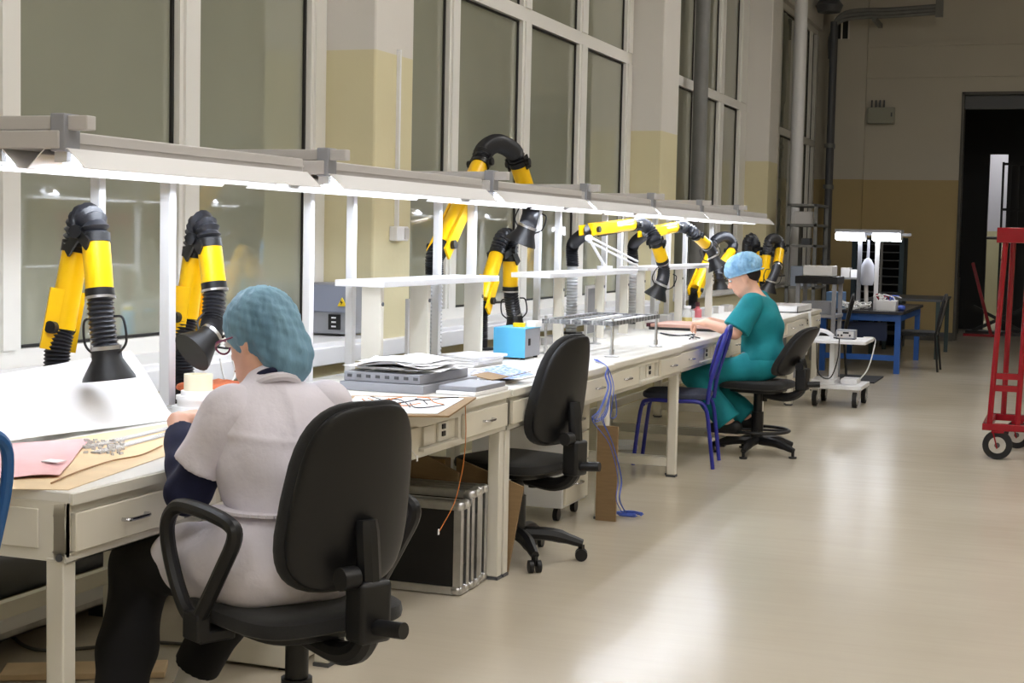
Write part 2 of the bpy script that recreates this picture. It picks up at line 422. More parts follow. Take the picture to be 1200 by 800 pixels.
# dark lobby beyond the gateway, with a lit room behind
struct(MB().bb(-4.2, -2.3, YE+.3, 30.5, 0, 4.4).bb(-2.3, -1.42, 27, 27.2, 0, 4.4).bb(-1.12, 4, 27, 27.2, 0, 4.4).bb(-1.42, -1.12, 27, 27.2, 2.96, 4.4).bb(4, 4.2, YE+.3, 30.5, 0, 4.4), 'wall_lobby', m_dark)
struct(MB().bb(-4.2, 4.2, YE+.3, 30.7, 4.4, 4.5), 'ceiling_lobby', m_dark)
struct(MB().bb(-2.3, 4, 30.5, 30.7, 0, 4.4), 'wall_far', paint_wall('far_room_paint', (214, 214, 222), (206, 200, 160), 1.7))
struct(MB().bb(-1.66, -1.62, YE-.02, YE+.32, 0, 3.66).bb(-1.66, 1.8, YE-.02, YE+.32, 3.62, 3.66), 'door_1', m_duct)
struct(MB().bb(-1.62, 1.8, YE+.1, YE+.2, 3.42, 3.62), 'trim_4', m_dgrey)
fr = thing('lobby_lamp', 'ceiling lamp in the lit room beyond the dark gateway', 'lamp', (-1.0, 29.2, 4.2))
MB().bb(-1.9, -.1, 28.9, 29.5, 4.3, 4.398).build('housing', m_white, fr)
MB().bb(-1.85, -.15, 28.95, 29.45, 4.28, 4.3).build('diffuser', m_ceil_lamp, fr)
lt = thing('lift_frame', 'black steel frame on scissor legs standing in the dark gateway', 'frame', (-1.0, 25.6, 0))
for x in (-1.13, -1.02, -.9, -.75): MB().beam((x, 25.6, .35), (x, 25.6, 2.75), .035).build('upright', m_dark, lt)
for z in (.4, 1.2, 2.0, 2.72): MB().beam((-1.13, 25.6, z), (-.75, 25.6, z), .04).build('crossbar', m_dark, lt)
for a, b in (((-1.5, 25.5, .05), (-.7, 25.5, .45)), ((-.7, 25.5, .05), (-1.5, 25.5, .45)), ((-1.5, 25.8, .05), (-.7, 25.8, .45))): MB().beam(a, b, .05).build('scissor_leg', m_black, lt)
MB().bb(-1.6, -.6, 25.4, 25.9, 0, .06).build('base', m_black, lt)
rb = thing('red_bar_stand', 'red slanting bar leaning in the dark gateway', 'stand', (-1.3, 25.0, 0))
MB().beam((-1.18, 25.0, .02), (-1.5, 25.0, 1.15), .05).build('bar', m_red, rb)
MB().bb(-1.6, -1.1, 24.9, 25.1, 0, .04).build('foot', m_red, rb)
lc = thing('lobby_cabinet', 'grey cabinet standing inside the dark gateway', 'cabinet', (-1.95, 25.4, 0))
MB().bb(-2.2, -1.72, 25.2, 25.6, 0, .9).build('body', m_dark, lc)
MB().bb(-2.18, -1.76, 25.18, 25.2, .95, 1.6).bb(-2.2, -1.74, 25.2, 25.55, .9, 1.65).build('panel', m_dgrey, lc)

# ceiling lamps of the hall
def ceiling_lamp(x, y, label):
    t = thing('ceiling_lamp', label, 'lamp', (x, y, ZC-.12), group='ceiling lamps of the hall')
    MB().bb(x-.35, x+.35, y-.75, y+.75, ZC-.1, ZC-.001).build('housing', m_white, t)
    MB().bb(x-.32, x+.32, y-.72, y+.72, ZC-.12, ZC-.1).build('diffuser', m_ceil_lamp, t)
for x in (-.6, 3.4):
    for y in (-2.5, 1.5, 5.5, 9.5, 14.5):
        ceiling_lamp(x, y, 'flat white ceiling lamp over the %s, %s from the near wall' % ('aisle' if x < 0 else 'right half', {-2.5: 'first', 1.5: 'second', 5.5: 'third', 9.5: 'fourth', 14.5: 'fifth'}[y]))

# heating pipe and cable tray behind the benches
tag(MB().cyl((-3.38, 2.4, .24), (-3.38, 7.3, .24), .1, n=24).build('heating_pipe', m_duct), 'thick grey heating pipe along the wall under the near benches', 'pipe')
ct = thing('cable_tray', 'white cable tray on the floor along the wall under the near benches', 'cable tray', (-3.25, 4.9, 0))
MB().bb(-3.27, -3.23, 2.5, 8.8, .05, .12).bb(-3.47, -3.23, 2.5, 8.8, .05, .055).build('channel', m_alu, ct)
MB().bb(-3.29, -3.17, 2.5, 4.95, .1, .16).build('lid', m_white, ct)
for y in (3.2, 4.6, 6.0, 7.4): MB().bb(-3.3, -3.22, y, y+.06, 0, .05).build('foot', m_dgrey, ct)

# ================================================================== WORKBENCHES
JOINT = [2.98, 4.42, 5.83, 7.33, 8.83, 10.3, 11.76, 13.2, 14.65]
def bench_x(y):
    return float(np.interp(y, [2.9, 3.5, 5.5, 7.2, 9.0, 14.9], [-2.195, -2.16, -2.13, -2.138, -2.165, -2.26]))
def make_bench():
    t = thing('workbench', 'x', 'workbench', group='white workbenches in a row', world=False)
    D, L = .9, 1.46
    MB().bb(-D, 0, 0, L, .752, .78).build('worktop', m_top, t, bevel=.004)
    MB().bb(-.001, .006, 0, L, .75, .776).build('edge_strip', m_desk, t)
    f = MB().bb(-.05, -.015, .0, L, .722, .752).bb(-.05, -.015, 0, L, .612, .632)
    f.bb(-D+.02, -D+.05, 0, L, .62, .752)
    f.bb(-D+.02, -.015, .0, .02, .612, .752).bb(-D+.02, -.015, L-.02, L, .612, .752)
    for y in (0, .5, .93, L-.03): f.bb(-.05, -.015, y, y+.03, .632, .722)
    f.build('apron_frame', m_desk, t, bevel=.003)
    for y in (-.004, L-.0005):
        p = MB().bb(-D+.1, -.09, y, y+.0045, .64, .735).build('end_panel', m_desk, t, bevel=.002)
    for x in (-.045, -D+.045):
        for y in (.025, L-.025):
            MB().bb(x-.025, x+.025, y-.025, y+.025, .012, .62).build('leg', m_desk, t, bevel=.004)
            MB().bb(x-.028, x+.028, y-.028, y+.028, 0, .012).build('foot', m_dgrey, t)
    for y in (.025, L-.025): MB().bb(-D+.06, -.06, y-.015, y+.015, .06, .11).build('stretcher', m_desk, t)
    MB().bb(-D+.03, -D+.06, .05, L-.05, .2, .25).build('rear_stretcher', m_desk, t)
    for y0, y1 in ((.02, .5), (.955, 1.44)):
        d = MB().bb(-.4, -.012, y0+.012, y1-.012, .64, .718).bb(-.014, .002, y0, y1, .634, .728).build('drawer', m_drawer, t, bevel=.003)
        c = (y0+y1)/2
        MB().tube(smooth_path([(.002, c-.05, .682), (.02, c-.045, .682), (.024, c, .682), (.02, c+.045, .682), (.002, c+.05, .682)], 4), .005, 8).build('handle', m_chrome, d)
    sp = MB().bb(-.06, -.03, .53, .93, .635, .725).build('socket_panel', m_drawer, t, bevel=.002)
    for k in (0, 1):
        s = MB().bb(-.03, -.02, .60+.14*k, .70+.14*k, .645, .715).build('socket_plate', m_desk, sp, bevel=.002)
    for z in (.663, .690): MB().bb(-.021, -.015, .77, .80, z, z+.018).build('socket_insert', m_black, sp)
    MB().bb(-.03, .002, .55, .92, .632, .642).build('tray_lip', m_desk, t)
    return t
ordn = ['nearest', 'second', 'third', 'fourth', 'fifth', 'sixth', 'seventh', 'farthest']
extra = ['with white film and pink sheet on it', 'with stacked papers and wires on it', 'with the open white shelf on it', 'with the circuit board stand on it', 'at which the person in teal works', 'just beyond the person in teal', 'beside the white trolley', 'at the end of the row']
b0 = make_bench()
for k in range(8):
    o = b0 if k == 0 else dup(b0, (0,0,0))
    y = JOINT[k]
    xa, xb = bench_x(y), bench_x(JOINT[k+1])
    o.scale.y = (JOINT[k+1]-y-.014)/1.46
    o.location = (-2.188 if k == 0 else (xa+xb)/2, y, 0)
    o['label'] = '%s white workbench from the camera, %s' % (ordn[k], extra[k])
for k_, far in ((0, 1), (1, 0), (2, 1), (3, 0)):   # the pedestals stand where these side stretchers would be
    rt_ = [o for o in bpy.data.objects if o.name.startswith('workbench') and o.parent is None and abs(o.location.y-JOINT[k_]) < .01][0]
    sx_ = sorted([c for c in rt_.children if c.name.startswith('stretcher')], key=lambda c: c.data.vertices[0].co.y)
    bpy.data.objects.remove(sx_[-1 if far else 0])
bolt = MB().cyl((-.03, -.001, .622), (-.03, -.006, .622), .009).build('bolt', m_dgrey, b0)

# ================================================================== BENCH LIGHTS
FY = [3.38, 4.85, 6.5, 8.0, 9.48, 10.93, 12.33, 13.75]
def lx(y): return bench_x(y)+2.16
def bench_light(k):
    y0, y1 = FY[k], FY[k+1]-.11
    ox, ym = lx((y0+y1)/2), (y0+y1)/2
    zt = .0
    t = thing('bench_light', '%s twin tube light from the camera, on posts above the benches' % ['nearest', 'second', 'third', 'fourth', 'fifth', 'sixth', 'farthest'][k], 'light', (-2.75+ox, ym, .78), group='bench lights in a row')
    X = lambda v: v+ox
    MB().bb(X(-2.93), X(-2.53), y0, y1, 1.607, 1.655).build('housing', m_lum, t, bevel=.004)
    MB().bb(X(-2.531), X(-2.522), y0+.01, y1-.01, 1.625, 1.632).build('housing_ridge', m_lum, t)
    for xc in (-2.545, -2.755):
        r = MB()
        pr = [(xc-.09, 1.555), (xc-.035, 1.606), (xc+.035, 1.606), (xc+.09, 1.555)]
        for (a, za), (b, zb) in zip(pr, pr[1:]):
            n = 3 if False else 1
            dx, dz = b-a, zb-za; L = math.hypot(dx, dz); nx, nz = dz/L*.003, -dx/L*.003
            r.prism([(X(a), za), (X(b), zb), (X(b)-nx, zb-nz), (X(a)-nx, za-nz)], 'y', y0+.01, y1-.01)
        rf = r.build('reflector', m_refl, t)
        for ya in (y0+.03, y1-.05): MB().bb(X(xc-.02), X(xc+.02), ya, ya+.02, 1.572, 1.604).build('tube_holder', m_white, rf)
        MB().cyl((X(xc), y0+.05, 1.582), (X(xc), y1-.05, 1.582), .013, n=10).build('tube', m_tube, t)
    for yy in (y0+.02,):
        MB().bb(X(-3.0), X(-2.455), yy, yy+.04, 1.657, 1.695).build('cross_tube', m_lum, t, bevel=.003)
        MB().bb(X(-2.56), X(-2.515), yy-.015, yy+.055, 1.60, 1.70).build('clamp', m_grey, t, bevel=.003)
    return t
for k in range(7): bench_light(k)
tag(MB().bb(-2.521+lx(4.85), -2.515+lx(4.85), 4.875, 4.895, 1.635, 1.655).build('cap', m_red), 'tiny red cap on the clamp of the second bench light', 'cap')
posts = [(4.2, 0), (4.6, 1), (5.62, 0), (6.02, 0), (6.99, 0), (7.46, 1), (8.56, 0), (8.95, 0), (10.0, 0), (10.4, 0), (11.4, 0), (11.85, 0), (12.45, 0), (13.5, 0), (3.1, 0)]
for i, (y, w) in enumerate(sorted(posts)):
    x = -2.99+lx(y); hw = .021 if w else .018
    t = thing('light_post', '%s slim grey-white post from the camera, carrying the bench lights' % ['first', 'second', 'third', 'fourth', 'fifth', 'sixth', 'seventh', 'eighth', 'ninth', 'tenth', 'eleventh', 'twelfth', 'thirteenth', 'fourteenth', 'fifteenth'][i], 'post', (x, y, .78), group='posts of the bench lights')
    MB().bb(x-hw, x+hw, y-hw, y+hw, .786, 1.655).build('upright', m_white, t, bevel=.003)
    MB().bb(x-.045, x+.045, y-.045, y+.045, .78, .786).build('foot_plate', m_white, t)

# ================================================================== CHAIRS
def office_chair(name, label, loc, rz, arms=False, casters=True, ring=False, seat_z=.47, zb=(.53, .99), hw=.2, taper=.25, tilt=.10, ba=20):
    t = thing(name, label, 'chair', loc, rz, world=False)
    sz = seat_z
    MB().pad((.01, 0, sz-.035), (.225, .225, .033), .45, .5).build('seat', m_fabric, t)
    MB().pad((.0, 0, sz-.072), (.17, .17, .018), .5, .5).build('seat_pan', m_black, t)
    hz = (zb[1]-zb[0])/2; zc = (zb[1]+zb[0])/2
    def fn(p):
        u = (p.z/hz+1)/2
        return Vector((p.x + .05*(p.y/hw)**2 - tilt*(u-.3), p.y*(1-taper*u*u), p.z))
    MB().pad((-.225, 0, zc), (.032, hw, hz), .62, .55, 36, 20, fn).build('backrest', m_fabric, t)
    MB().pad((-.25, 0, zc), (.02, hw*.95, hz*.96), .62, .55, 36, 18, fn).build('back_shell', m_black, t)
    MB().tube(smooth_path([(-.05, 0, sz-.1), (-.2, 0, sz-.11), (-.29, 0, sz-.06), (-.30, 0, sz+.06), (-.285, 0, zc-.05)], 6), [.03]*24+[.026], 10).build('back_support', m_black, t)
    MB().bb(-.335, -.26, -.045, .045, sz-.06, sz+.09).build('hinge_cover', m_black, t, bevel=.012)
    MB().cyl((-.3, .04, sz+.1), (-.3, .085, sz+.1), .028).build('knob', m_black, t)
    MB().cyl((-.33, 0, sz-.02), (-.41, -.02, sz-.015), .02).build('lever', m_black, t)
    MB().cyl((.0, -.12, sz-.1), (.0, -.12, sz-.16), .022).build('tension_knob', m_black, t)
    MB().cyl((0, 0, .1), (0, 0, sz-.1), .03).cyl((0, 0, .09), (0, 0, .28), .04).build('gas_column', m_black, t)
    for k in range(5):
        a = math.radians(72*k+ba); c, s_ = math.cos(a), math.sin(a)
        z0, z1 = (.115, .075) if casters else (.09, .05)
        leg = MB().tube(smooth_path([(.02*c, .02*s_, z0), (.16*c, .16*s_, z0-.005), (.29*c, .29*s_, z1)], 4), [.03]*6+[.024, .022, .018], 8).build('base_leg', m_black, t)
        x, y = .285*c, .285*s_
        if casters:
            px_, py_ = -s_, c
            MB().cyl((x+px_*.008, y+py_*.008, .027), (x+px_*.026, y+py_*.026, .027), .027).cyl((x-px_*.008, y-py_*.008, .027), (x-px_*.026, y-py_*.026, .027), .027).bb(x-.01, x+.01, y-.01, y+.01, .03, .07).build('caster', m_black, leg)
        else:
            MB().cyl((x, y, 0), (x, y, .012), .026).cyl((x, y, .01), (x, y, .05), .01).build('glide', m_black, leg)
    if ring:
        P = [(.21*math.cos(a), .21*math.sin(a), .16) for a in (2*math.pi*k/28 for k in range(29))]
        r = MB().tube(P, .011, 8).build('foot_ring', m_black, t)
        for k in range(4):
            a = math.pi/2*k+.3; MB().cyl((.03*math.cos(a), .03*math.sin(a), .16), (.205*math.cos(a), .205*math.sin(a), .16), .008).build('ring_spoke', m_black, r)
    if arms:
        for s_ in (1, -1):
            y = .265*s_
            P = smooth_path([(.02, y, sz-.02), (-.07, y, sz+.1), (-.13, y, sz+.19), (-.10, y, sz+.222), (.04, y, sz+.235), (.14, y, sz+.225), (.185, y, sz+.17), (.16, y, sz+.08), (.10, y, sz-.01), (.05, y, sz-.035), (.02, y, sz-.02)], 5)
            a = MB().tube(P, .019, 10).build('armrest', m_black, t)
            MB().box((.04, .225*s_, sz-.075), (.07, .1, .03)).box((.04, .265*s_, sz-.05), (.07, .04, .07)).build('arm_bracket', m_black, a, bevel=.006)
    return t
R_ = math.radians
office_chair('office_chair', 'black office chair with loop armrests, under the person in white', (-1.80, 3.38, 0), R_(152), arms=True, seat_z=.495, zb=(.54, 1.01), hw=.19, taper=.22)
office_chair('office_chair', 'empty black swivel chair on casters beside the drawer pedestal', (-2.235, 6.2, 0), R_(164), seat_z=.46, zb=(.52, 1.0), hw=.2, taper=.4, ba=-2)
office_chair('office_chair', 'black work stool with foot ring, under the person in teal', (-1.93, 10.02, 0), R_(172), casters=False, ring=True, seat_z=.5, zb=(.53, .86), hw=.2, taper=.2, tilt=.2)

def blue_chair(label, loc, rz, k=1.0, m_blue=m_blue):
    t = thing('tube_chair', label, 'chair', loc, rz, group='blue tubular chairs', world=False)
    MB().pad((0, 0, .44), (.21, .21, .028), .4, .5).build('seat', m_navy_seat, t)
    for s_ in (1, -1):
        y = .2*s_
        MB().tube(smooth_path([(.245, y, 0), (.225, y, .2), (.2, y, .37), (.16, y, .41), (.0, y, .41)], 6), .0125, 10).build('leg', m_blue, t)
        MB().tube(smooth_path([(-.25, y, 0), (-.225, y, .2), (-.2, y, .36), (-.15, y, .41), (.0, y, .41)], 6), .0125, 10).build('leg', m_blue, t)
    P = smooth_path([(-.205, .2, .40), (-.225, .2, .55*k), (-.285, .195, .76*k), (-.305, .15, .85*k), (-.31, 0, .87*k), (-.305, -.15, .85*k), (-.285, -.195, .76*k), (-.225, -.2, .55*k), (-.205, -.2, .40)], 6)
    MB().tube(P, .0135, 10).build('back_frame', m_blue, t)
    MB().pad((0, 0, 0), (.012, .185, .15), .5, .5, fn=lambda p: Vector((p.x-.255-(p.z)*.24+.02*(p.y/.18)**2, p.y, p.z+.69*k))).build('backrest', m_blue, t)
    MB().cyl((.19, -.2, .38), (.19, .2, .38), .01).build('crossbar', m_blue, t)
    return t
blue_chair('blue tubular chair with grey-blue seat behind the person in teal', (-2.31, 9.36, 0), R_(187))
blue_chair('blue tubular chair at the left edge, mostly outside the picture', (-2.395, 2.46, 0), R_(178), 1.13, mat('steel_blue_enamel', (44, 96, 156), .3))

def black_chair(label, loc, rz):
    t = thing('visitor_chair', label, 'chair', loc, rz, group='black visitor chairs at the blue table', world=False)
    MB().pad((0, 0, .42), (.21, .21, .03), .4, .5).build('seat', m_fabric, t)
    MB().pad((0, 0, 0), (.02, .2, .19), .5, .5, fn=lambda p: Vector((p.x-.25-(p.z)*.2, p.y, p.z+.68))).build('backrest', m_fabric, t)
    for s_ in (1, -1):
        y = .2*s_
        MB().tube([(.23, y, 0), (.19, y, .4), (-.1, y, .4)], .012, 8).build('leg', m_black, t)
        MB().tube([(-.24, y, 0), (-.2, y, .4), (-.29, y, .8)], .012, 8).build('leg', m_black, t)
    return t
black_chair('black chair in front of the blue table, beside the white trolley', (-2.5, 16.62, 0), R_(188))
black_chair('black chair pushed to the right side of the blue table', (-1.62, 17.7, 0), R_(180))

# ================================================================== EXTRACTION ARMS
def ext_arm(label, base, l0, l1, elbow, u0, u1, flex, hood, r=.043, hr=.08, strut=True, desk=.78, loop=True, pale=False, hdir=None):
    """points are (photo x, photo y, distance plane X); the arm stands on the rear of a bench"""
    g = lambda q: at(q[0], q[1], 0, q[2]) if len(q) == 3 else Vector(q[:3])
    B, L0, L1, U0, U1, HD = g(base), g(l0), g(l1), g(u0), g(u1), g(hood)
    EL = [g(q) for q in elbow]; FX = [g(q) for q in flex]
    t = thing('extraction_arm', label, 'extraction arm', (B.x, B.y, desk), group='yellow fume extraction arms')
    MB().cyl((B.x, B.y, desk), (B.x, B.y, desk+.012), .075, n=20).build('base_plate', m_black, t)
    if B.z-desk > .03:
        if pale: sp = MB(); ribbed(sp, [Vector((B.x, B.y, desk+.01)), Vector((B.x, B.y, (desk+B.z)/2)), B], r*.9, .02); sp.build('stand_hose', m_pale_hose, t)
        else: MB().cyl((B.x, B.y, desk+.01), B, r*.92, n=16).build('stand_pipe', m_black, t)
    if (L0-B).length > .04:
        h = MB(); ribbed(h, [B, B+Vector((0, 0, max(.3*(L0-B).length, .6*(L0.z-B.z)))), L0], r); h.build('lower_hose', m_hose, t)
    ax = (L1-L0).normalized()
    side = ax.cross((U1-U0).normalized())
    side = side.normalized() if side.length > .05 else ax.cross(Vector((0, 1, 0))).normalized()
    la = MB().cyl(L0, L1, r*1.0, r*.95, 18)
    lo = la.build('lower_arm', m_yellow, t)
    ch = MB()
    for s_ in (1, -1): ch.beam(L0+side*s_*r*1.02-ax*.07, L0.lerp(L1, .45)+side*s_*r*1.02, .012, r*1.5)
    ch.build('fork_plate', m_yellow, lo)
    MB().cyl(L0-side*r*1.6, L0-side*r*1.05, r*.45).cyl(L0+side*r*1.05, L0+side*r*1.6, r*.45).build('lower_knob', m_black, lo)
    e = MB(); ribbed(e, [L1-ax*.01, *EL, U0+(U0-U1).normalized()*.005], r*1.08, .02, dp=.76); e.build('elbow_hose', m_hose, t)
    ua = MB().cyl(U0, U1, r, n=18).build('upper_arm', m_yellow, t)
    du = (U1-U0).normalized()
    MB().cyl(U0-du*.012, U0+du*.018, r*1.06, n=18).build('collar', m_black, ua)
    MB().cyl(U1-du*.012, U1+du*.014, r*1.06, n=18).build('collar', m_black, ua)
    MB().cyl(L1-ax*.03, L1+ax*.005, r*1.06, n=18).build('collar', m_black, lo)
    mid = EL[len(EL)//2]; low = L1.lerp(U0, .5).lerp(mid, .25)
    br = MB(); tight = (L1-U0).length < .17
    for s_ in (1, -1):
        o = side*s_*r*1.15
        if tight:
            br.beam(L1-ax*.035+o, low+o, .008, r*.9); br.beam(low+o, U0+du*.03+o, .008, r*.9)
            br.cyl(low+o-side*s_*.004, low+o+side*s_*.02, r*.5, n=12)
        else:
            MB().beam(L1-ax*.04+o, L1+ax*.04+o, .008, r*.8).build('elbow_plate', m_black, t)
            MB().beam(U0-du*.04+o, U0+du*.04+o, .008, r*.8).build('elbow_plate', m_black, t)
            for q_ in (L1, U0): MB().cyl(q_+o-side*s_*.004, q_+o+side*s_*.018, r*.42, n=12).build('elbow_knob', m_black, t)
    if tight: br.build('elbow_bracket', m_black, t)
    if strut:
        st = MB().cyl(L0.lerp(L1, .12)+du*r*1.25, L1+du*r*.9, .008, n=8).build('gas_strut', m_black, t)
    f = MB(); ribbed(f, [U1-du*.005, *FX, HD], r*1.0, .015); f.build('flex_hose', m_hose, t)
    pv = FX[-1] if FX else U1
    hd = Vector(hdir).normalized() if hdir else (HD-pv).normalized()
    MB().tube([HD-hd*.01, HD+hd*.02, HD+hd*.075, HD+hd*.085, HD+hd*.083, HD+hd*.02], [r*1.05, r*1.1, hr, hr*1.03, hr*.95, r*.8], 22).build('hood', m_black, t)
    MB().cyl(HD+hd*.045, HD+hd*.05, r*1.3, r*1.36, 20).build('hood_liner', m_liner, t)
    MB().cyl(U1+du*.012, U1+du*.02, r*1.12, n=18).build('clamp_ring', m_alu, t)
    MB().cyl(HD-hd*.02, HD-hd*.008, r*1.1, n=18).build('clamp_ring', m_alu, t)
    if loop:
        q = hd.cross(Vector((0, 1, .2))).normalized()
        if q.length < .1: q = Vector((1, 0, 0))
        for s_ in (1, -1):
            a = HD-hd*.11; o = q*s_
            MB().tube(smooth_path([a+o*r*.95, a+o*(r+.03)+hd*.01, HD-hd*.03+o*(r+.034), HD+hd*.005+o*(r*1.05)], 5), .004, 6).build('handle_loop', m_wire_k, t)
    return t
ext_arm('yellow extraction arm nearest the camera, its hood hanging over the white film', (67, 455, -3.0), (72, 385, -3.0), (90, 285, -2.97), [(94, 264, -2.95), (102, 254, -2.91), (110, 262, -2.87)], (112, 278, -2.86), (117, 343, -2.83), [(119, 372, -2.82), (122, 396, -2.81)], (125, 413, -2.8), hdir=(.12, 0, -1))
ext_arm('yellow extraction arm beside the head of the person in white', (214, 452, -2.99), (218, 372, -2.99), (229, 292, -2.96), [(232, 272, -2.94), (237, 261, -2.91), (243, 270, -2.88)], (245, 284, -2.87), (251, 335, -2.84), [(251, 360, -2.83), (249, 380, -2.82)], (245, 396, -2.8), hr=.075, hdir=(-.32, -.75, -.55))
ext_arm('tallest yellow extraction arm, arching above the bench lights', (509, 322, -3.06), (518, 288, -3.05), (563, 191, -3.05), [(568, 176, -3.05), (583, 168, -3.05), (601, 177, -3.05)], (607, 191, -3.04), (622, 238, -3.0), [(622, 250, -2.96), (620, 258, -2.89)], (617, 268, -2.84), r=.05, hr=.085, pale=True, hdir=(-.4, -.05, -1))
ext_arm('yellow extraction arm standing behind the blue device', (563, 398, -3.04), (566, 352, -3.03), (583, 294, -3.03), [(588, 280, -3.02), (594, 276, -3.01), (598, 283, -3.0)], (598, 302, -3.0), (598, 338, -3.0), [(600, 355, -3.0)], (603, 372, -3.0), hr=.06, hdir=(.1, 0, -1))
ext_arm('yellow extraction arm reaching level over the circuit board stand', (671, 312, -3.06), (692, 269, -2.89), (742, 263, -2.80), [(752, 263, -2.77), (761, 268, -2.73), (767, 278, -2.69)], (769, 284, -2.67), (776, 305, -2.65), [(778, 315, -2.64), (777, 326, -2.63)], (774, 335, -2.62), pale=True, hdir=(-.45, -.05, -1))
ext_arm('yellow extraction arm reaching level toward the person in teal', (742, 308, -3.06), (759, 272, -2.89), (792, 266, -2.82), [(800, 266, -2.80), (806, 268, -2.77), (811, 271, -2.74)], (815, 275, -2.72), (827, 286, -2.69), [(832, 292, -2.68), (835, 297, -2.67)], (836, 303, -2.66), pale=True, hdir=(.4, .1, -.8))
ext_arm('folded yellow extraction arm just left of the cap of the person in teal', (812, 360, -3.05), (815, 338, -3.03), (833, 296, -3.0), [(838, 282, -2.98), (850, 277, -2.95), (859, 285, -2.92)], (857, 295, -2.9), (845, 312, -2.88), [(842, 318, -2.87), (842, 323, -2.86)], (843, 328, -2.86), hdir=(.1, 0, -1))
ext_arm('folded yellow extraction arm behind the cap of the person in teal', (872, 352, -2.96), (874, 335, -2.95), (875, 292, -2.93), [(876, 283, -2.9), (880, 278, -2.87), (885, 284, -2.84)], (886, 291, -2.82), (889, 306, -2.8), [(891, 318, -2.79)], (892, 330, -2.79), hdir=(.1, 0, -1))
ext_arm('farthest yellow extraction arm, folded in a tall narrow loop', (894, 348, -2.70), (895, 330, -2.69), (899, 295, -2.67), [(901, 283, -2.65), (907, 279, -2.63), (914, 284, -2.60)], (914, 292, -2.58), (911, 311, -2.57), [(908, 320, -2.57)], (903, 331, -2.58), hdir=(-.3, 0, -1))

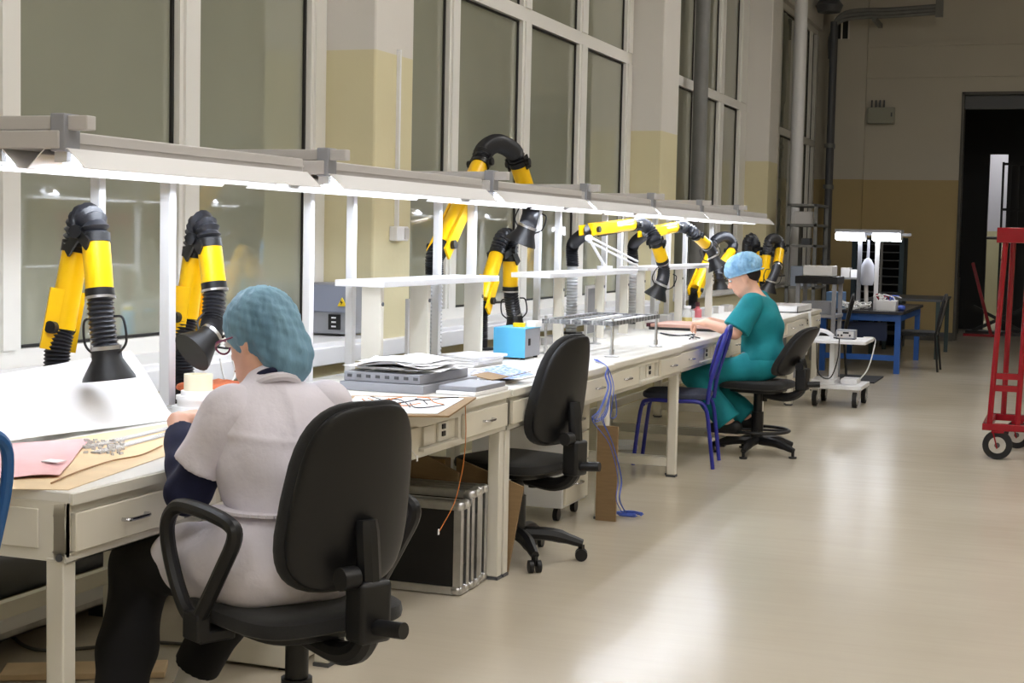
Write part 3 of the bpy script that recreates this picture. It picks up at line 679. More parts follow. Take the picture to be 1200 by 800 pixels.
# ================================================================== PEOPLE (one continuous surface from blended limbs)
def cone(a, b, ra, rb, k=.03): return ('c', np.array(a, float), np.array(b, float), ra, rb, k)
def rotm(yaw=0, pitch=0, roll=0):
    """pitch > 0 tips forward (x towards -z)"""
    return np.array(Matrix.Rotation(yaw, 3, 'Z') @ Matrix.Rotation(pitch, 3, 'Y') @ Matrix.Rotation(roll, 3, 'X'))
def ell(c, r, R=None, k=.03): return ('e', np.array(c, float), np.array(r, float), np.eye(3) if R is None else R, 0, k)
def surface(name, prims, m, parent, h=.007, cuts=(), disp=None, relax=3, grow=0.):
    lo = np.full(3, 9.); hi = np.full(3, -9.)
    for p in prims:
        if p[0] == 'c':
            r = max(p[3], p[4]); lo = np.minimum(lo, np.minimum(p[1], p[2])-r); hi = np.maximum(hi, np.maximum(p[1], p[2])+r)
        else:
            r = p[2].max(); lo = np.minimum(lo, p[1]-r); hi = np.maximum(hi, p[1]+r)
    lo -= .03+grow; hi += .03+grow
    n = np.ceil((hi-lo)/h).astype(int)+1
    D = np.full(n, .2, np.float32)
    axs = [lo[i]+h*np.arange(n[i]) for i in range(3)]
    for p in prims:
        if p[0] == 'c': r = max(p[3], p[4]); a = np.minimum(p[1], p[2])-r; b = np.maximum(p[1], p[2])+r
        else: r = p[2].max(); a = p[1]-r; b = p[1]+r
        k = p[5]; pad = k+.035+grow
        i0 = np.maximum(np.floor((a-pad-lo)/h).astype(int), 0); i1 = np.minimum(np.ceil((b+pad-lo)/h).astype(int)+1, n)
        X, Y, Z = np.meshgrid(*[axs[i][i0[i]:i1[i]] for i in range(3)], indexing='ij')
        if p[0] == 'c':
            A, ba = p[1], p[2]-p[1]; L2 = max(ba@ba, 1e-9)
            px, py, pz = X-A[0], Y-A[1], Z-A[2]
            t = np.clip((px*ba[0]+py*ba[1]+pz*ba[2])/L2, 0, 1)
            d = np.sqrt((px-t*ba[0])**2+(py-t*ba[1])**2+(pz-t*ba[2])**2)-(p[3]+(p[4]-p[3])*t)
        else:
            Q = np.stack([X-p[1][0], Y-p[1][1], Z-p[1][2]], -1) @ p[3]
            k0 = np.sqrt(((Q/p[2])**2).sum(-1)); k1 = np.sqrt(((Q/p[2]**2)**2).sum(-1))+1e-9
            d = k0*(k0-1)/k1
        s = tuple(slice(i0[i], i1[i]) for i in range(3))
        e = D[s]; hh = np.clip(.5+.5*(e-d)/k, 0, 1)
        D[s] = e+(d-e)*hh-k*hh*(1-hh)
    D -= grow
    X, Y, Z = np.meshgrid(*axs, indexing='ij')
    if disp is not None: D += disp(X, Y, Z).astype(np.float32)
    for nrm, pt in cuts:    # keep the side the normal points away from
        nrm = np.array(nrm, float); nrm /= np.linalg.norm(nrm)
        D = np.maximum(D, (X-pt[0])*nrm[0]+(Y-pt[1])*nrm[1]+(Z-pt[2])*nrm[2])
    S = D < 0; cs = [(i, j, k) for i in (0, 1) for j in (0, 1) for k in (0, 1)]
    sl = lambda o: tuple(slice(o[i], n[i]-1+o[i]) for i in range(3))
    cnt = sum(S[sl(o)].astype(np.int8) for o in cs)
    act = (cnt > 0) & (cnt < 8)
    idx = np.full(act.shape, -1, np.int64); idx[act] = np.arange(act.sum())
    acc = np.zeros((act.sum(), 3)); w = np.zeros(act.sum())
    for o in cs:
        for ax in range(3):
            if o[ax]: continue
            o2 = list(o); o2[ax] = 1
            v1 = D[sl(o)][act].astype(float); v2 = D[sl(o2)][act].astype(float)
            mk = (v1 < 0) != (v2 < 0); t = np.where(mk, v1/np.where(mk, v1-v2, 1), 0)
            q = np.tile(np.array(o, float), (len(v1), 1)); q[:, ax] += t
            acc += q*mk[:, None]; w += mk
    V = lo+h*(np.argwhere(act)+acc/w[:, None])
    F = []
    for ax in range(3):
        b, c = (ax+1) % 3, (ax+2) % 3
        s1 = [slice(None)]*3; s2 = [slice(None)]*3
        s1[ax] = slice(0, n[ax]-1); s2[ax] = slice(1, n[ax])
        ch = S[tuple(s1)] != S[tuple(s2)]
        for g in np.argwhere(ch):
            if g[b] < 1 or g[c] < 1 or g[b] >= n[b]-1 or g[c] >= n[c]-1: continue
            q = []
            for db, dc in ((-1, -1), (0, -1), (0, 0), (-1, 0)):
                z = g.copy(); z[b] += db; z[c] += dc; q.append(int(idx[tuple(z)]))
            F.append(q if S[tuple(g)] else q[::-1])
    F = np.array(F)
    E = np.concatenate([F[:, [0, 1]], F[:, [1, 2]], F[:, [2, 3]], F[:, [3, 0]]])
    for _ in range(relax):
        sm = np.zeros_like(V); ct = np.zeros(len(V))
        np.add.at(sm, E[:, 0], V[E[:, 1]]); np.add.at(ct, E[:, 0], 1)
        np.add.at(sm, E[:, 1], V[E[:, 0]]); np.add.at(ct, E[:, 1], 1)
        V = V*.4+.6*sm/ct[:, None]
    me = bpy.data.meshes.new(name)
    me.from_pydata(V.tolist(), [], F.tolist())
    me.polygons.foreach_set('use_smooth', [True]*len(me.polygons))
    return finish(name, me, m, parent, (0, 0, 0))
def hand(W, d, nrm, thumb, curl=.6, s=1.0):
    """palm, four fingers of unequal length and a thumb leaving the side of the palm; W wrist, d pointing, nrm palm side"""
    W = np.array(W, float); d = np.array(d, float); d /= np.linalg.norm(d)
    nrm = np.array(nrm, float); nrm -= d*(nrm@d); nrm /= np.linalg.norm(nrm)
    th = np.array(thumb, float); th -= d*(th@d)+nrm*(th@nrm); th /= np.linalg.norm(th)
    P = []
    for i, L in enumerate((.066, .074, .069, .054)):
        K = W+s*(d*(.086-.004*i)+th*(.031-.0205*i))
        P.append(cone(W+s*(d*.01+th*(.016-.011*i)), K, .0165*s, .0115*s, .012))
        p = K; a = curl*(.75+.1*i)
        for j, (q, r) in enumerate(((.46, .0100), (.30, .0090), (.24, .0080))):
            e = p+s*L*q*1.15*(math.cos(a)*d+math.sin(a)*nrm)
            P.append(cone(p, e, r*s, (r-.0012)*s, .006)); p = e; a += curl*.75
    b = W+s*(d*.028+th*.022)
    c = b+s*.036*(.55*d+.75*th+.35*nrm); e = c+s*.03*(.85*d+.15*th+.5*nrm)
    P += [cone(b, c, .0150*s, .0115*s, .010), cone(c, e, .0110*s, .0085*s, .006)]
    return P
def head_prims(c, R, s=1.0, male=False):
    c = np.array(c, float); g = lambda v: c+R@(np.array(v)*s)
    P = [ell(g((-.012, 0, .028)), np.array((.098, .077, .088))*s, R, .02),          # skull
         ell(g((.03, 0, -.03)), np.array((.066, .060, .085))*s, R, .02),             # face
         cone(g((.052, .022, -.088)), g((.052, -.022, -.088)), .024*s, .024*s, .03),  # chin
         cone(g((.0, .050, -.055)), g((.045, .03, -.085)), .022*s, .02*s, .03), cone(g((.0, -.050, -.055)), g((.045, -.03, -.085)), .022*s, .02*s, .03),
         cone(g((.084, 0, .022)), g((.109, 0, -.022)), .010*s, .0135*s, .012),        # nose
         cone(g((.098, .012, -.026)), g((.098, -.012, -.026)), .009*s, .009*s, .010),
         cone(g((.082, .03, .03)), g((.082, -.03, .03)), .012*s, .012*s, .02),        # brow
         cone(g((.086, .018, -.056)), g((.086, -.018, -.056)), .0085*s, .0085*s, .01), # lips
         cone(g((.084, .016, -.068)), g((.084, -.016, -.068)), .008*s, .008*s, .01)]
    for y in (.076, -.076):                                                          # ears
        P += [ell(g((-.012, y, -.008)), np.array((.019, .009, .031))*s, R, .01)]
    return P
def face_parts(t, c, R, s=1.0):
    c = np.array(c, float); g = lambda v: Vector(c+R@(np.array(v)*s))
    for y in (.031, -.031):
        MB().pad(g((.084, y, .010)), (.010*s, .014*s, .008*s), 1, 1, 12, 8).build('eye', m_white, t)
        MB().pad(g((.0925, y, .009)), (.004*s, .006*s, .006*s), 1, 1, 10, 6).build('iris', m_hair, t)
        MB().tube([g((.093, y*.5, .031)), g((.096, y, .036)), g((.085, y*1.5, .030))], .0035*s, 6).build('eyebrow', m_hair, t)
    MB().tube([g((.090, .024, -.061)), g((.0955, 0, -.060)), g((.090, -.024, -.061))], .003*s, 6).build('mouth', mat('lips', (176, 104, 96), .5), t)
def pleats(c, amp, n=24, tilt=0):
    def f(X, Y, Z):
        a = np.arctan2(Y-c[1], X-c[0]); el = np.arctan2(Z-c[2], np.hypot(X-c[0], Y-c[1])+.03)
        return amp*(np.sin(a*n+2.5*np.sin(el*5))*np.cos(el)**2*.7+np.sin(a*n*.37+el*9)*.8+.5*np.sin(el*31+a*5))
    return f
def folds(amp, fx, fy, fz):
    return lambda X, Y, Z: amp*(np.sin(X*fx+Z*fz+2*np.sin(Y*14))*.6+np.sin(Y*fy-Z*fz*.7+1.5*np.sin(X*18))*.6)

def woman():
    B = (-1.83, 3.36, 0)
    t = thing('person', 'person in white coat and blue hairnet, seated with back turned at the nearest bench', 'person', B, R_(140), world=False)
    HC = np.array((.145, .012, 1.125)); HR = rotm(R_(24), R_(18))
    sh = {1: (.075, .128, .93), -1: (.085, -.15, .935)}
    el = {1: (.165, .195, .735), -1: (.24, -.235, .73)}
    wr = {1: (.385, .15, .89), -1: (.47, -.05, .86)}
    torso = [ell((.0, 0, .595), (.12, .155, .10)), cone((0, 0, .6), (.04, 0, .78), .095, .11, .06), ell((.055, 0, .845), (.105, .145, .14), rotm(0, .2), .06),
             cone(np.array(sh[1])*(1, .9, 1), np.array(sh[-1])*(1, .9, 1), .046, .046, .05)]
    neck = [cone((.085, 0, .97), (.125, 0, 1.08), .056, .05, .03)]
    arms = []
    for s in (1, -1):
        arms += [cone(sh[s], el[s], .044, .04, .03), cone(el[s], wr[s], .043, .029, .02)]
    hands = hand(wr[1], (.75, -.42, .1), (.25, -.3, -1), (-.2, -.9, .3), .75) + hand(wr[-1], (.5, .75, -.1), (0, .2, -1), (-.6, .6, .3), .75)
    kn = {1: (.44, .235, .505), -1: (.43, -.085, .51)}; an = {1: (.20, .375, .1), -1: (.60, .05, .11)}
    legs = []
    for s in (1, -1):
        legs += [cone((.03, .09*s, .56), kn[s], .07, .06, .05), cone(kn[s], (np.array(kn[s])*.55+np.array(an[s])*.45), .06, .055, .03), cone((np.array(kn[s])*.55+np.array(an[s])*.45), an[s], .055, .04, .03)]
        a = np.array(an[s]); legs += [cone(a-(0, 0, .05), a+(.13, .02*s, -.07), .036, .028, .03)]
    surface('body', torso+neck+head_prims(HC, HR, .95)+arms+hands+legs, m_skin, t, .0062, relax=2)
    # clothing
    coat = [ell((-.01, 0, .595), (.155, .19, .135)), cone((0, 0, .6), (.04, 0, .78), .132, .132, .06), ell((.05, -.01, .845), (.128, .160, .155), rotm(0, .2), .06),
            cone((.07, .112, .94), (.075, -.13, .945), .07, .07, .05), cone((.085, 0, .97), (.1, 0, 1.015), .08, .066, .04)]
    for s in (1, -1):
        a, b = np.array(sh[s]), np.array(el[s])
        coat += [cone((.0, .1*s, .57), (.27, .16*s, .545), .102, .096, .06)]
    dl = np.array(el[1])-np.array(sh[1]); dr = np.array(el[-1])-np.array(sh[-1])
    hem = np.array(sh[1])*.42+np.array(el[1])*.58
    def cdisp(X, Y, Z):
        d = folds(.006, 30, 34, 26)(X, Y, Z)
        d += .006*np.exp(-((Z-.715)/.012)**2)                                    # belt line
        d -= .0045*np.exp(-((Y+.01-.02*np.abs(Z-.8))/.007)**2)*(X < .02)          # back seam
        d -= .0045*np.exp(-((Z-.885-.12*np.abs(Y))/.007)**2)*(X < .03)            # yoke seam
        return d
    c = surface('coat', coat, m_coat, t, .0068, disp=cdisp, relax=2, cuts=[((1, 0, -.15), (.30, 0, .55)), ((-.25, 0, -1), (0, 0, .466))])
    for s in (1, -1):
        a, b = np.array(sh[s]), np.array(el[s])
        surface('coat_sleeve', [cone(a-(b-a)*.12, a*.2+b*.8, .068, .076, .03)], m_coat, t, .0065, disp=folds(.0035, 44, 40, 44), relax=2, cuts=[(b-a, a*.38+b*.62)])
    bl = MB()
    P = [(.024+.151*math.cos(a), .153*math.sin(a), .715) for a in np.linspace(.40*math.pi, 1.5*math.pi, 30)]
    for a, b in zip(P, P[1:]): bl.beam(a, b, .034, .008)
    bl.build('belt', m_coat, c)
    MB().tube(smooth_path([(.145, .045, .985), (.09, .07, 1.0), (.035, .03, 1.035), (.035, -.03, 1.035), (.09, -.07, 1.0), (.145, -.045, .985)], 6), .012, 8).build('collar', m_coat, c)
    MB().tube(smooth_path([(.15, .042, 1.005), (.1, .062, 1.02), (.052, .03, 1.052), (.052, -.03, 1.052), (.1, -.062, 1.02), (.15, -.042, 1.005)], 6), .007, 8).build('undershirt_collar', m_navy, t)
    for s, nm in ((1, 'sleeve'), (-1, 'sleeve')):
        a, b, w = np.array(sh[s]), np.array(el[s]), np.array(wr[s])
        surface(nm, [cone(a*.6+b*.4, b, .058, .053, .03), cone(b, b*.12+w*.88, .055, .04, .02)], m_navy, t, .006, disp=folds(.003, 50, 60, 45), relax=2, cuts=[(w-b, b*.13+w*.87)])
    for s in (1, -1):
        k, a = np.array(kn[s]), np.array(an[s])
        surface('trouser_leg', [ell((.03, .06*s, .56), (.12, .10, .085), None, .04), cone((.05, .1*s, .555), k, .088, .078, .05), cone(k, k*.5+a*.5, .077, .072, .03), cone(k*.5+a*.5, a*.88+k*.12, .072, .066, .03)], m_trous, t, .008, disp=folds(.003, 25, 30, 30), relax=2, cuts=[(a-k, a*.87+k*.13)])
        surface('sock', [cone(a*.8+k*.2, a-(0, 0, .02), .05, .047, .02)], m_sock, t, .007)
        surface('shoe', [cone(a-(.03, 0, .055), a+(.15, .02*s, -.07), .045, .036, .03)], m_shoe, t, .007, cuts=[((0, 0, -1), (0, 0, .002))])
    # hairnet: covers skull from brow to nape, sagging behind
    hn = lambda v: HC+HR@np.array(v)
    cp = [ell(hn((-.015, 0, .035)), (.104, .09, .1), HR, .04), ell(hn((-.065, -.02, -.06)), (.055, .07, .075), HR, .05)]
    cn = HR@np.array((.78, 0, -.62))
    cap = surface('hairnet', cp, m_cap, t, .0052, disp=pleats(hn((-.03, 0, .05)), .0026, 30), relax=1, cuts=[(cn, hn((.02, 0, -.03)))])
    face_parts(t, HC, HR)
    gl = MB()
    for y in (.033, -.033):
        gl.tube([Vector(hn((.107, y+.024*math.cos(a), .008+.018*math.sin(a)))) for a in np.linspace(0, 2*math.pi, 17)], .0026, 6)
    gl.tube([Vector(hn(v)) for v in ((.108, .01, .012), (.108, -.01, .012))], .0025, 6)
    for s in (1, -1): gl.tube([Vector(hn(v)) for v in ((.107, .057*s, .012), (.06, .078*s, .014), (-.015, .081*s, .012))], .0025, 6)
    gl.build('glasses', m_purple, t)
    return t
woman()

def man():
    t = thing('person', 'person in teal scrubs and blue cap, seated in profile and bent over the bench', 'person', (-1.93, 10.0, 0), R_(180), world=False)
    HC = np.array((.115, 0, 1.165)); HR = rotm(R_(6), R_(24))
    sh = {1: (.03, .175, .985), -1: (.05, -.175, .985)}
    el = {1: (.115, .245, .815), -1: (.16, -.215, .80)}
    wr = {1: (.325, .15, .862), -1: (.36, -.10, .862)}
    torso = [ell((-.02, 0, .62), (.13, .165, .125)), cone((-.02, 0, .64), (-.01, 0, .84), .12, .13, .06), ell((.0, 0, .885), (.115, .165, .165), rotm(0, .15), .06), cone(sh[1], sh[-1], .062, .062, .06)]
    neck = [cone((.02, 0, 1.0), (.085, 0, 1.12), .06, .056, .03)]
    arms = []
    for s in (1, -1): arms += [cone(sh[s], el[s], .054, .042, .04), cone(el[s], wr[s], .043, .029, .02)]
    hands = hand(wr[1], (.9, -.3, .02), (.1, -.2, -1), (.1, -.9, .35), .85, 1.05)+hand(wr[-1], (.7, .5, -.05), (.1, .2, -1), (-.2, .8, .3), .85, 1.05)
    kn = {1: (.405, .13, .51), -1: (.42, -.11, .51)}; an = {1: (.17, .14, .235), -1: (.10, -.09, .245)}
    legs = []
    for s in (1, -1):
        k, a = np.array(kn[s]), np.array(an[s])
        legs += [cone((-.01, .09*s, .58), k, .075, .055, .05), cone(k, k*.5+a*.5, .055, .056, .03), cone(k*.5+a*.5, a, .056, .04, .03), cone(a-(.05, 0, .045), a+(.08, 0, -.06), .034, .028, .03)]
    surface('body', torso+neck+head_prims(HC, HR, 1.03, True)+arms+hands+legs, m_skin, t, .0066, relax=2)
    top = [ell((-.03, 0, .635), (.135, .185, .14)), cone((-.025, 0, .64), (-.015, 0, .84), .125, .135, .06), ell((-.005, 0, .885), (.125, .18, .17), rotm(0, .15), .06), cone((.025, .16, .99), (.035, -.16, .99), .075, .075, .05)]
    tdisp = folds(.006, 32, 28, 34)
    for s in (1, -1):
        a, b = np.array(sh[s]), np.array(el[s])
        surface('sleeve', [cone(a-(b-a)*.1, b+(b-a)*.15, .077, .096, .03)], m_teal, t, .007, disp=folds(.004, 40, 36, 40), relax=2, cuts=[(b-a, a*.1+b*.9)])
    surface('scrub_top', top, m_teal, t, .0072, disp=tdisp, relax=2, cuts=[((0, 0, -1), (0, 0, .53)), ((-.35, 0, 1), (.05, 0, 1.075))])
    for s in (1, -1):
        k, a = np.array(kn[s]), np.array(an[s])
        surface('trouser_leg', [ell((-.02, .05*s, .60), (.15, .13, .105), None, .05), cone((.0, .09*s, .575), k, .092, .077, .04), cone(k, k*.45+a*.55, .077, .077, .03), cone(k*.45+a*.55, a+(a-k)*.1, .08, .088, .03)], m_teal, t, .0075, disp=folds(.0045, 30, 30, 28), relax=2, cuts=[(a-k, a+(a-k)*.06)])
        surface('shoe', [cone(a-(.06, 0, .05), a+(.10, 0, -.062), .045, .034, .03)], m_shoe, t, .006)
        MB().pad(a+np.array((.02, 0, -.098)), (.13, .042, .009), .6, .6).build('sole', m_sole, t)
    hn = lambda v: HC+HR@np.array(v)
    surface('hairnet', [ell(hn((-.02, 0, .068)), (.130, .106, .096), HR, .04)], m_cap2, t, .0055, disp=pleats(hn((-.03, 0, .05)), .003, 22), relax=1, cuts=[(HR@np.array((.12, 0, -1)), hn((0, 0, .022)))])
    MB().tube([Vector(hn((-.02+.120*math.cos(a), .097*math.sin(a), .022+.014*math.cos(a)))) for a in np.linspace(0, 2*math.pi, 33)], .006, 8).build('elastic_band', m_cap2, t)
    surface('hair', [ell(hn((-.03, 0, .02)), (.088, .0805, .062), HR, .02), ell(hn((-.062, 0, -.01)), (.042, .058, .042), HR, .03)], m_hair, t, .006, cuts=[(HR@np.array((1, 0, -.25)), hn((-.015, 0, .0)))])
    surface('beard', [cone(hn((.053, .022, -.09)), hn((.053, -.022, -.09)), .027, .027, .03), cone(hn((.0, .051, -.05)), hn((.045, .03, -.086)), .0235, .0225, .03), cone(hn((.0, -.051, -.05)), hn((.045, -.03, -.086)), .0235, .0225, .03)], m_beard, t, .005)
    face_parts(t, HC, HR, 1.03)
    return t
man()

# ================================================================== SHELVES ON THE BENCHES
ZD = .78
ONL = ['first', 'second', 'third', 'fourth', 'fifth', 'sixth', 'seventh', 'eighth', 'ninth']
def shelf(label, x0, x1, y0, y1, zt, ups, perf=None, uw=.05):
    t = thing('bench_shelf', label, 'shelf', ((x0+x1)/2, (y0+y1)/2, ZD), group='white shelves on the benches')
    MB().bb(x0, x1, y0, y1, zt-.028, zt).build('shelf_board', m_white, t, bevel=.003)
    for y in ups:
        u = MB().bb(x1-.04-uw, x1-.035, y-.016, y+.016, ZD, zt-.028).build('upright', m_desk, t, bevel=.002)
        MB().bb(x1-.05-uw, x1-.025, y-.03, y+.03, ZD, ZD+.004).build('foot_flange', m_white, u)
        MB().cyl((x1-.035, y, zt-.1), (x1-.031, y, zt-.1), .009, n=10).build('bolt_hole', m_dgrey, u)
    if perf:
        y0p, y1p = perf
        p = MB().bb(x0+.05, x0+.053, y0p, y1p, ZD+.02, zt-.12).build('perforated_panel', m_grey, t)
        MB().bb(x0+.045, x0+.06, y0p-.02, y0p, ZD, zt-.1).bb(x0+.045, x0+.06, y1p, y1p+.02, ZD, zt-.1).bb(x0+.045, x0+.06, y0p, y1p, zt-.12, zt-.1).build('panel_frame', m_white, p)
    return t
shelf('white bench shelf behind the empty swivel chair, nearest of the bench shelves', -2.93, -2.70, 5.80, 7.16, 1.205, (5.86, 6.36, 7.02), perf=(6.45, 6.62), uw=.085)
shelf('white bench shelf above the circuit board stand', -2.93, -2.70, 7.95, 9.75, 1.205, (8.3, 9.1, 9.65), perf=(9.2, 9.38))
shelf('white bench shelf left of the person in teal, farthest of the bench shelves', -2.95, -2.74, 10.15, 12.5, 1.215, (10.2, 11.28, 12.3))
la = thing('scissor_lamp', 'white jointed lamp arm clamped to the shelf above the circuit board stand', 'lamp', (-2.80, 9.3, 1.205))
MB().bb(-2.84, -2.76, 9.28, 9.36, 1.205, 1.23).build('clamp', m_white, la)
for dz in (0, .03): MB().cyl(at(690, 279, 0, -2.8)+Vector((0, 0, dz-.02)), at(747, 308, 0, -2.8)+Vector((0, 0, dz-.02)), .008, n=8).build('arm_bar', m_white, la)
MB().cyl((-2.8, 9.32, 1.225), at(690, 279, 0, -2.8), .009, n=8).build('arm_bar', m_white, la)
MB().pad(at(690, 279, 0, -2.8), (.025, .02, .02), .8, .8, 12, 8).build('joint', m_white, la)

# ================================================================== ON THE NEAREST BENCH
def rect_pts(*px, z): return [at(x, y, 2, z) for x, y in px]
c = rect_pts((-60, 572), (80, 574), (200, 532), (212, 494), (-60, 535), z=.781)
k = MB(); n = len(c)
k.prism([(p.x, p.y) for p in c], 'z', .7805, .782); tag(k.build('kraft_sheet', m_kraft), 'cream kraft paper covering the front of the nearest bench', 'paper')
cf = [at(-70, 525, 2, .79), at(105, 513, 2, .79), at(70, 556, 2, .79), at(-70, 561, 2, .79)]
def bil(c, u, v): return (c[0]*(1-u)+c[1]*u)*(1-v)+(c[3]*(1-u)+c[2]*u)*v
tag(MB().sheet(lambda u, v: bil(cf, u, v)+Vector((0, 0, .004*math.sin(u*11+v*5)*math.sin(v*7))), 20, 10).build('pink_sheet', m_pink), 'translucent pink sheet on the kraft paper of the nearest bench', 'sheet')
ca = [at(-75, 532, 2, .795), at(207, 488, 2, .79), at(152, 411, 0, -2.93), at(-75, 452, 0, -2.93)]
def film(u, v):
    p = bil(ca, u, v); f = v*v*(3-2*v)*.45+v*v*.55
    z = (ca[0].z*(1-u)+ca[1].z*u)*(1-f)+(ca[3].z*(1-u)+ca[2].z*u)*f
    bow = .03*math.sin(math.pi*v)
    return Vector((p.x, p.y+.03*math.sin(v*3)*u, z+.006*math.sin(u*5)*(1-v)))
tag(MB().sheet(film, 24, 24, .0015).build('white_film_sheet', m_film), 'large white film sheet curling up at the back of the nearest bench', 'sheet')
for i, (a, b) in enumerate((((100, 524), (203, 500)), ((112, 530), (200, 507)))):
    tag(MB().beam(at(*a, 2, .786), at(*b, 2, .786), .03, .004).build('clear_strip', m_clear), ['clear plastic strip beside the film sheet', 'clear plastic strip nearer the front edge, beside loose clippings'][i], 'strip')
st = MB()
for i in range(46):
    x, y = random.uniform(98, 150), random.uniform(515, 532); p = at(x, y, 2, .799)
    st.box(p, (.012, .006, .006), random.uniform(0, 3))
tag(st.build('clippings', m_clear), 'scatter of clear plastic clippings on the kraft paper', 'clippings', kind='stuff')
W = smooth_path([at(x, y, 2, .787) for x, y in ((60, 566), (90, 553), (130, 540), (165, 533), (190, 522))], 6)
tag(MB().tube(W, .0022, 6).build('cord', mat('brown_cord', (150, 110, 66), .6)), 'thin brown cord lying across the kraft paper', 'cord')
tag(MB().bb(*[v for v in (at(65, 540, 2, .795).x-.03, at(65, 540, 2, .795).x+.02, at(65, 540, 2, .795).y-.02, at(65, 540, 2, .795).y+.02)], .794, .796).build('label_card', m_paper), 'small white label lying on the pink sheet', 'label')
for i, x in enumerate((-2.76,)):
    r = thing('bobbin_stack', 'stack of white spools with frayed thread beside the film sheet', 'spools', (-2.77, 4.45, ZD))
    for j, (rr, z0, z1) in enumerate(((.075, 0, .03), (.062, .03, .052), (.07, .052, .066), (.058, .066, .082))):
        MB().lathe((-2.77+.005*j, 4.45, ZD), [(0, z0), (rr, z0), (rr*.99, z1), (0, z1)], 24).build('spool', m_paper, r)
MB_t = MB().lathe((-2.755, 4.45, .8625), [(.03, 0), (.048, 0), (.048, .055), (.03, .055), (.03, 0)], 28)
tag(MB_t.build('tape_roll', m_cream), 'cream roll of tape on top of the white spools', 'tape roll')
p = at(240, 476, 2, .80)
tag(MB().box((p.x-.05, p.y+.15, .80), (.2, .18, .04), .3).build('cloth_bundle', m_navy, bevel=.012), 'folded dark blue cloth under the orange packet', 'cloth')
k = MB().pad((p.x-.06, p.y+.16, .849), (.11, .12, .021), .5, .7, fn=lambda q: Vector((q.x, q.y, q.z+.006*math.sin(q.x*60)*math.sin(q.y*50))))
tag(k.build('orange_packet', m_orange), 'orange wrapped packet on the dark blue cloth', 'packet')
tag(MB().beam(at(218, 489, 2, .79), at(258, 484, 2, .79), .012).build('brush', m_wire_o), 'thin wooden brush lying by the white spools', 'brush')
for i, (x0, x1) in enumerate(((236, 240), (258, 266), (272, 270))):
    tag(MB().tube(smooth_path([at(x0, 420, 0, -3.0), at(x0+3, 436, 0, -2.99), at(x1, 455, 0, -2.97), at(x1, 470, 0, -2.96)], 5), .004, 6).build('white_cable', m_wire_w), ['leftmost white cable hanging behind the second extraction hood', 'middle white cable hanging behind the second extraction hood', 'rightmost white cable hanging behind the second extraction hood'][i], 'cable')

# ================================================================== ON THE SECOND AND THIRD BENCH
def slab(name, label, cat, x0, x1, y0, y1, z0, z1, m, rz=0, bevel=.003):
    return tag(MB().box(((x0+x1)/2, (y0+y1)/2, (z0+z1)/2), (x1-x0, y1-y0, z1-z0), rz).build(name, m, bevel=bevel), label, cat)
bd = thing('wire_board', 'cardboard sheet with white paper and orange wires at the bench edge', 'board', (-2.3, 5.0, ZD))
q = [at(392, 488, 2, .784), at(526, 489, 2, .784), at(558, 467, 2, .784), at(412, 465, 2, .784)]
MB().quad4(q, .006).build('cardboard', m_card, bd)
q2 = [at(400, 483, 2, .791), at(512, 485, 2, .791), at(544, 467, 2, .791), at(416, 465, 2, .791)]
MB().quad4(q2, .002).build('paper', m_paper, bd)
random.seed(11)
for i in range(16):
    u0, v0 = random.uniform(.05, .6), random.uniform(.15, .9)
    P = [bil(q2, min(.97, u0+.12*j), min(.95, max(.05, v0+.22*math.sin(i*1.7+j*1.4)-.05*j)))+Vector((0, 0, .006+.006*random.random())) for j in range(4)]
    MB().tube(smooth_path(P, 5), .0022, 5).build('wire', m_wire_o if i % 3 else m_wire_k, bd)
slab('flat_case', 'large grey flat case at the bottom of the paper pile', 'case', -2.715, -2.345, 5.44, 5.96, ZD+.0005, .815, m_gpap, -.04)
fc = thing('connector_tray', 'grey tray with a row of connectors on the large flat case', 'tray', (-2.52, 5.66, .8155))
MB().box((-2.535, 5.68, .835), (.34, .44, .038), -.06).build('tray', m_gpap, fc, bevel=.003)
for j in range(8):
    MB().box((-2.69+.042*j, 5.470-.0025*j, .838), (.018, .012, .012), -.06).build('connector', m_dgrey, fc)
random.seed(5)
for i in range(9):
    cx, cy, rz, z = -2.53+random.uniform(-.04, .05), 5.66+random.uniform(-.04, .03), random.uniform(-.3, .2), .856+.0045*i
    a = random.uniform(0, 6)
    M2 = Matrix.Rotation(rz, 3, 'Z')
    g = MB().sheet(lambda u, v: (lambda q: q+Vector((0, 0, .022*(i > 4)*math.sin(q.x*11+1)**2*math.sin(q.y*9)**2)))(M2 @ Vector(((u-.5)*.28, (v-.5)*.34, 0))+Vector((cx, cy, z))), 12, 12, .001)
    tag(g.build('loose_sheet', m_paper), ONL[i]+' white paper sheet from the bottom of the pile on the grey tray', 'paper', 'loose white sheets on the grey tray')
slab('grey_book', 'thin grey binder lying by the bench edge in front of the papers', 'binder', -2.315, -2.155, 5.50, 5.80, .7955, .815, m_gpap, -.03)
slab('grey_book', 'white folder under the thin grey binder', 'folder', -2.32, -2.15, 5.48, 5.82, ZD+.0005, .795, m_paper, -.03)
g = MB().sheet(lambda u, v: Vector((-2.38+.2*u, 5.99+.2*v, .792+.035*abs(u-.5)*1.2+.012*u)), 8, 4, .003)
tag(g.build('open_booklet', m_card), 'open brown booklet leaning between binder and dotted board', 'booklet')
m_dot = mat('blue_white_dots', (40, 106, 186), .6, rgb2=(206, 214, 232), scale=70, detail=1)
db = thing('dotted_board', 'white board covered with blue and grey speckles on the third bench', 'board', (-2.42, 6.4, ZD))
q = [at(528, 438, 2, .782), at(578, 452, 2, .782), at(632, 440, 2, .782), at(592, 427, 2, .782)]
MB().quad4(q, .004).build('backing', m_paper, db)
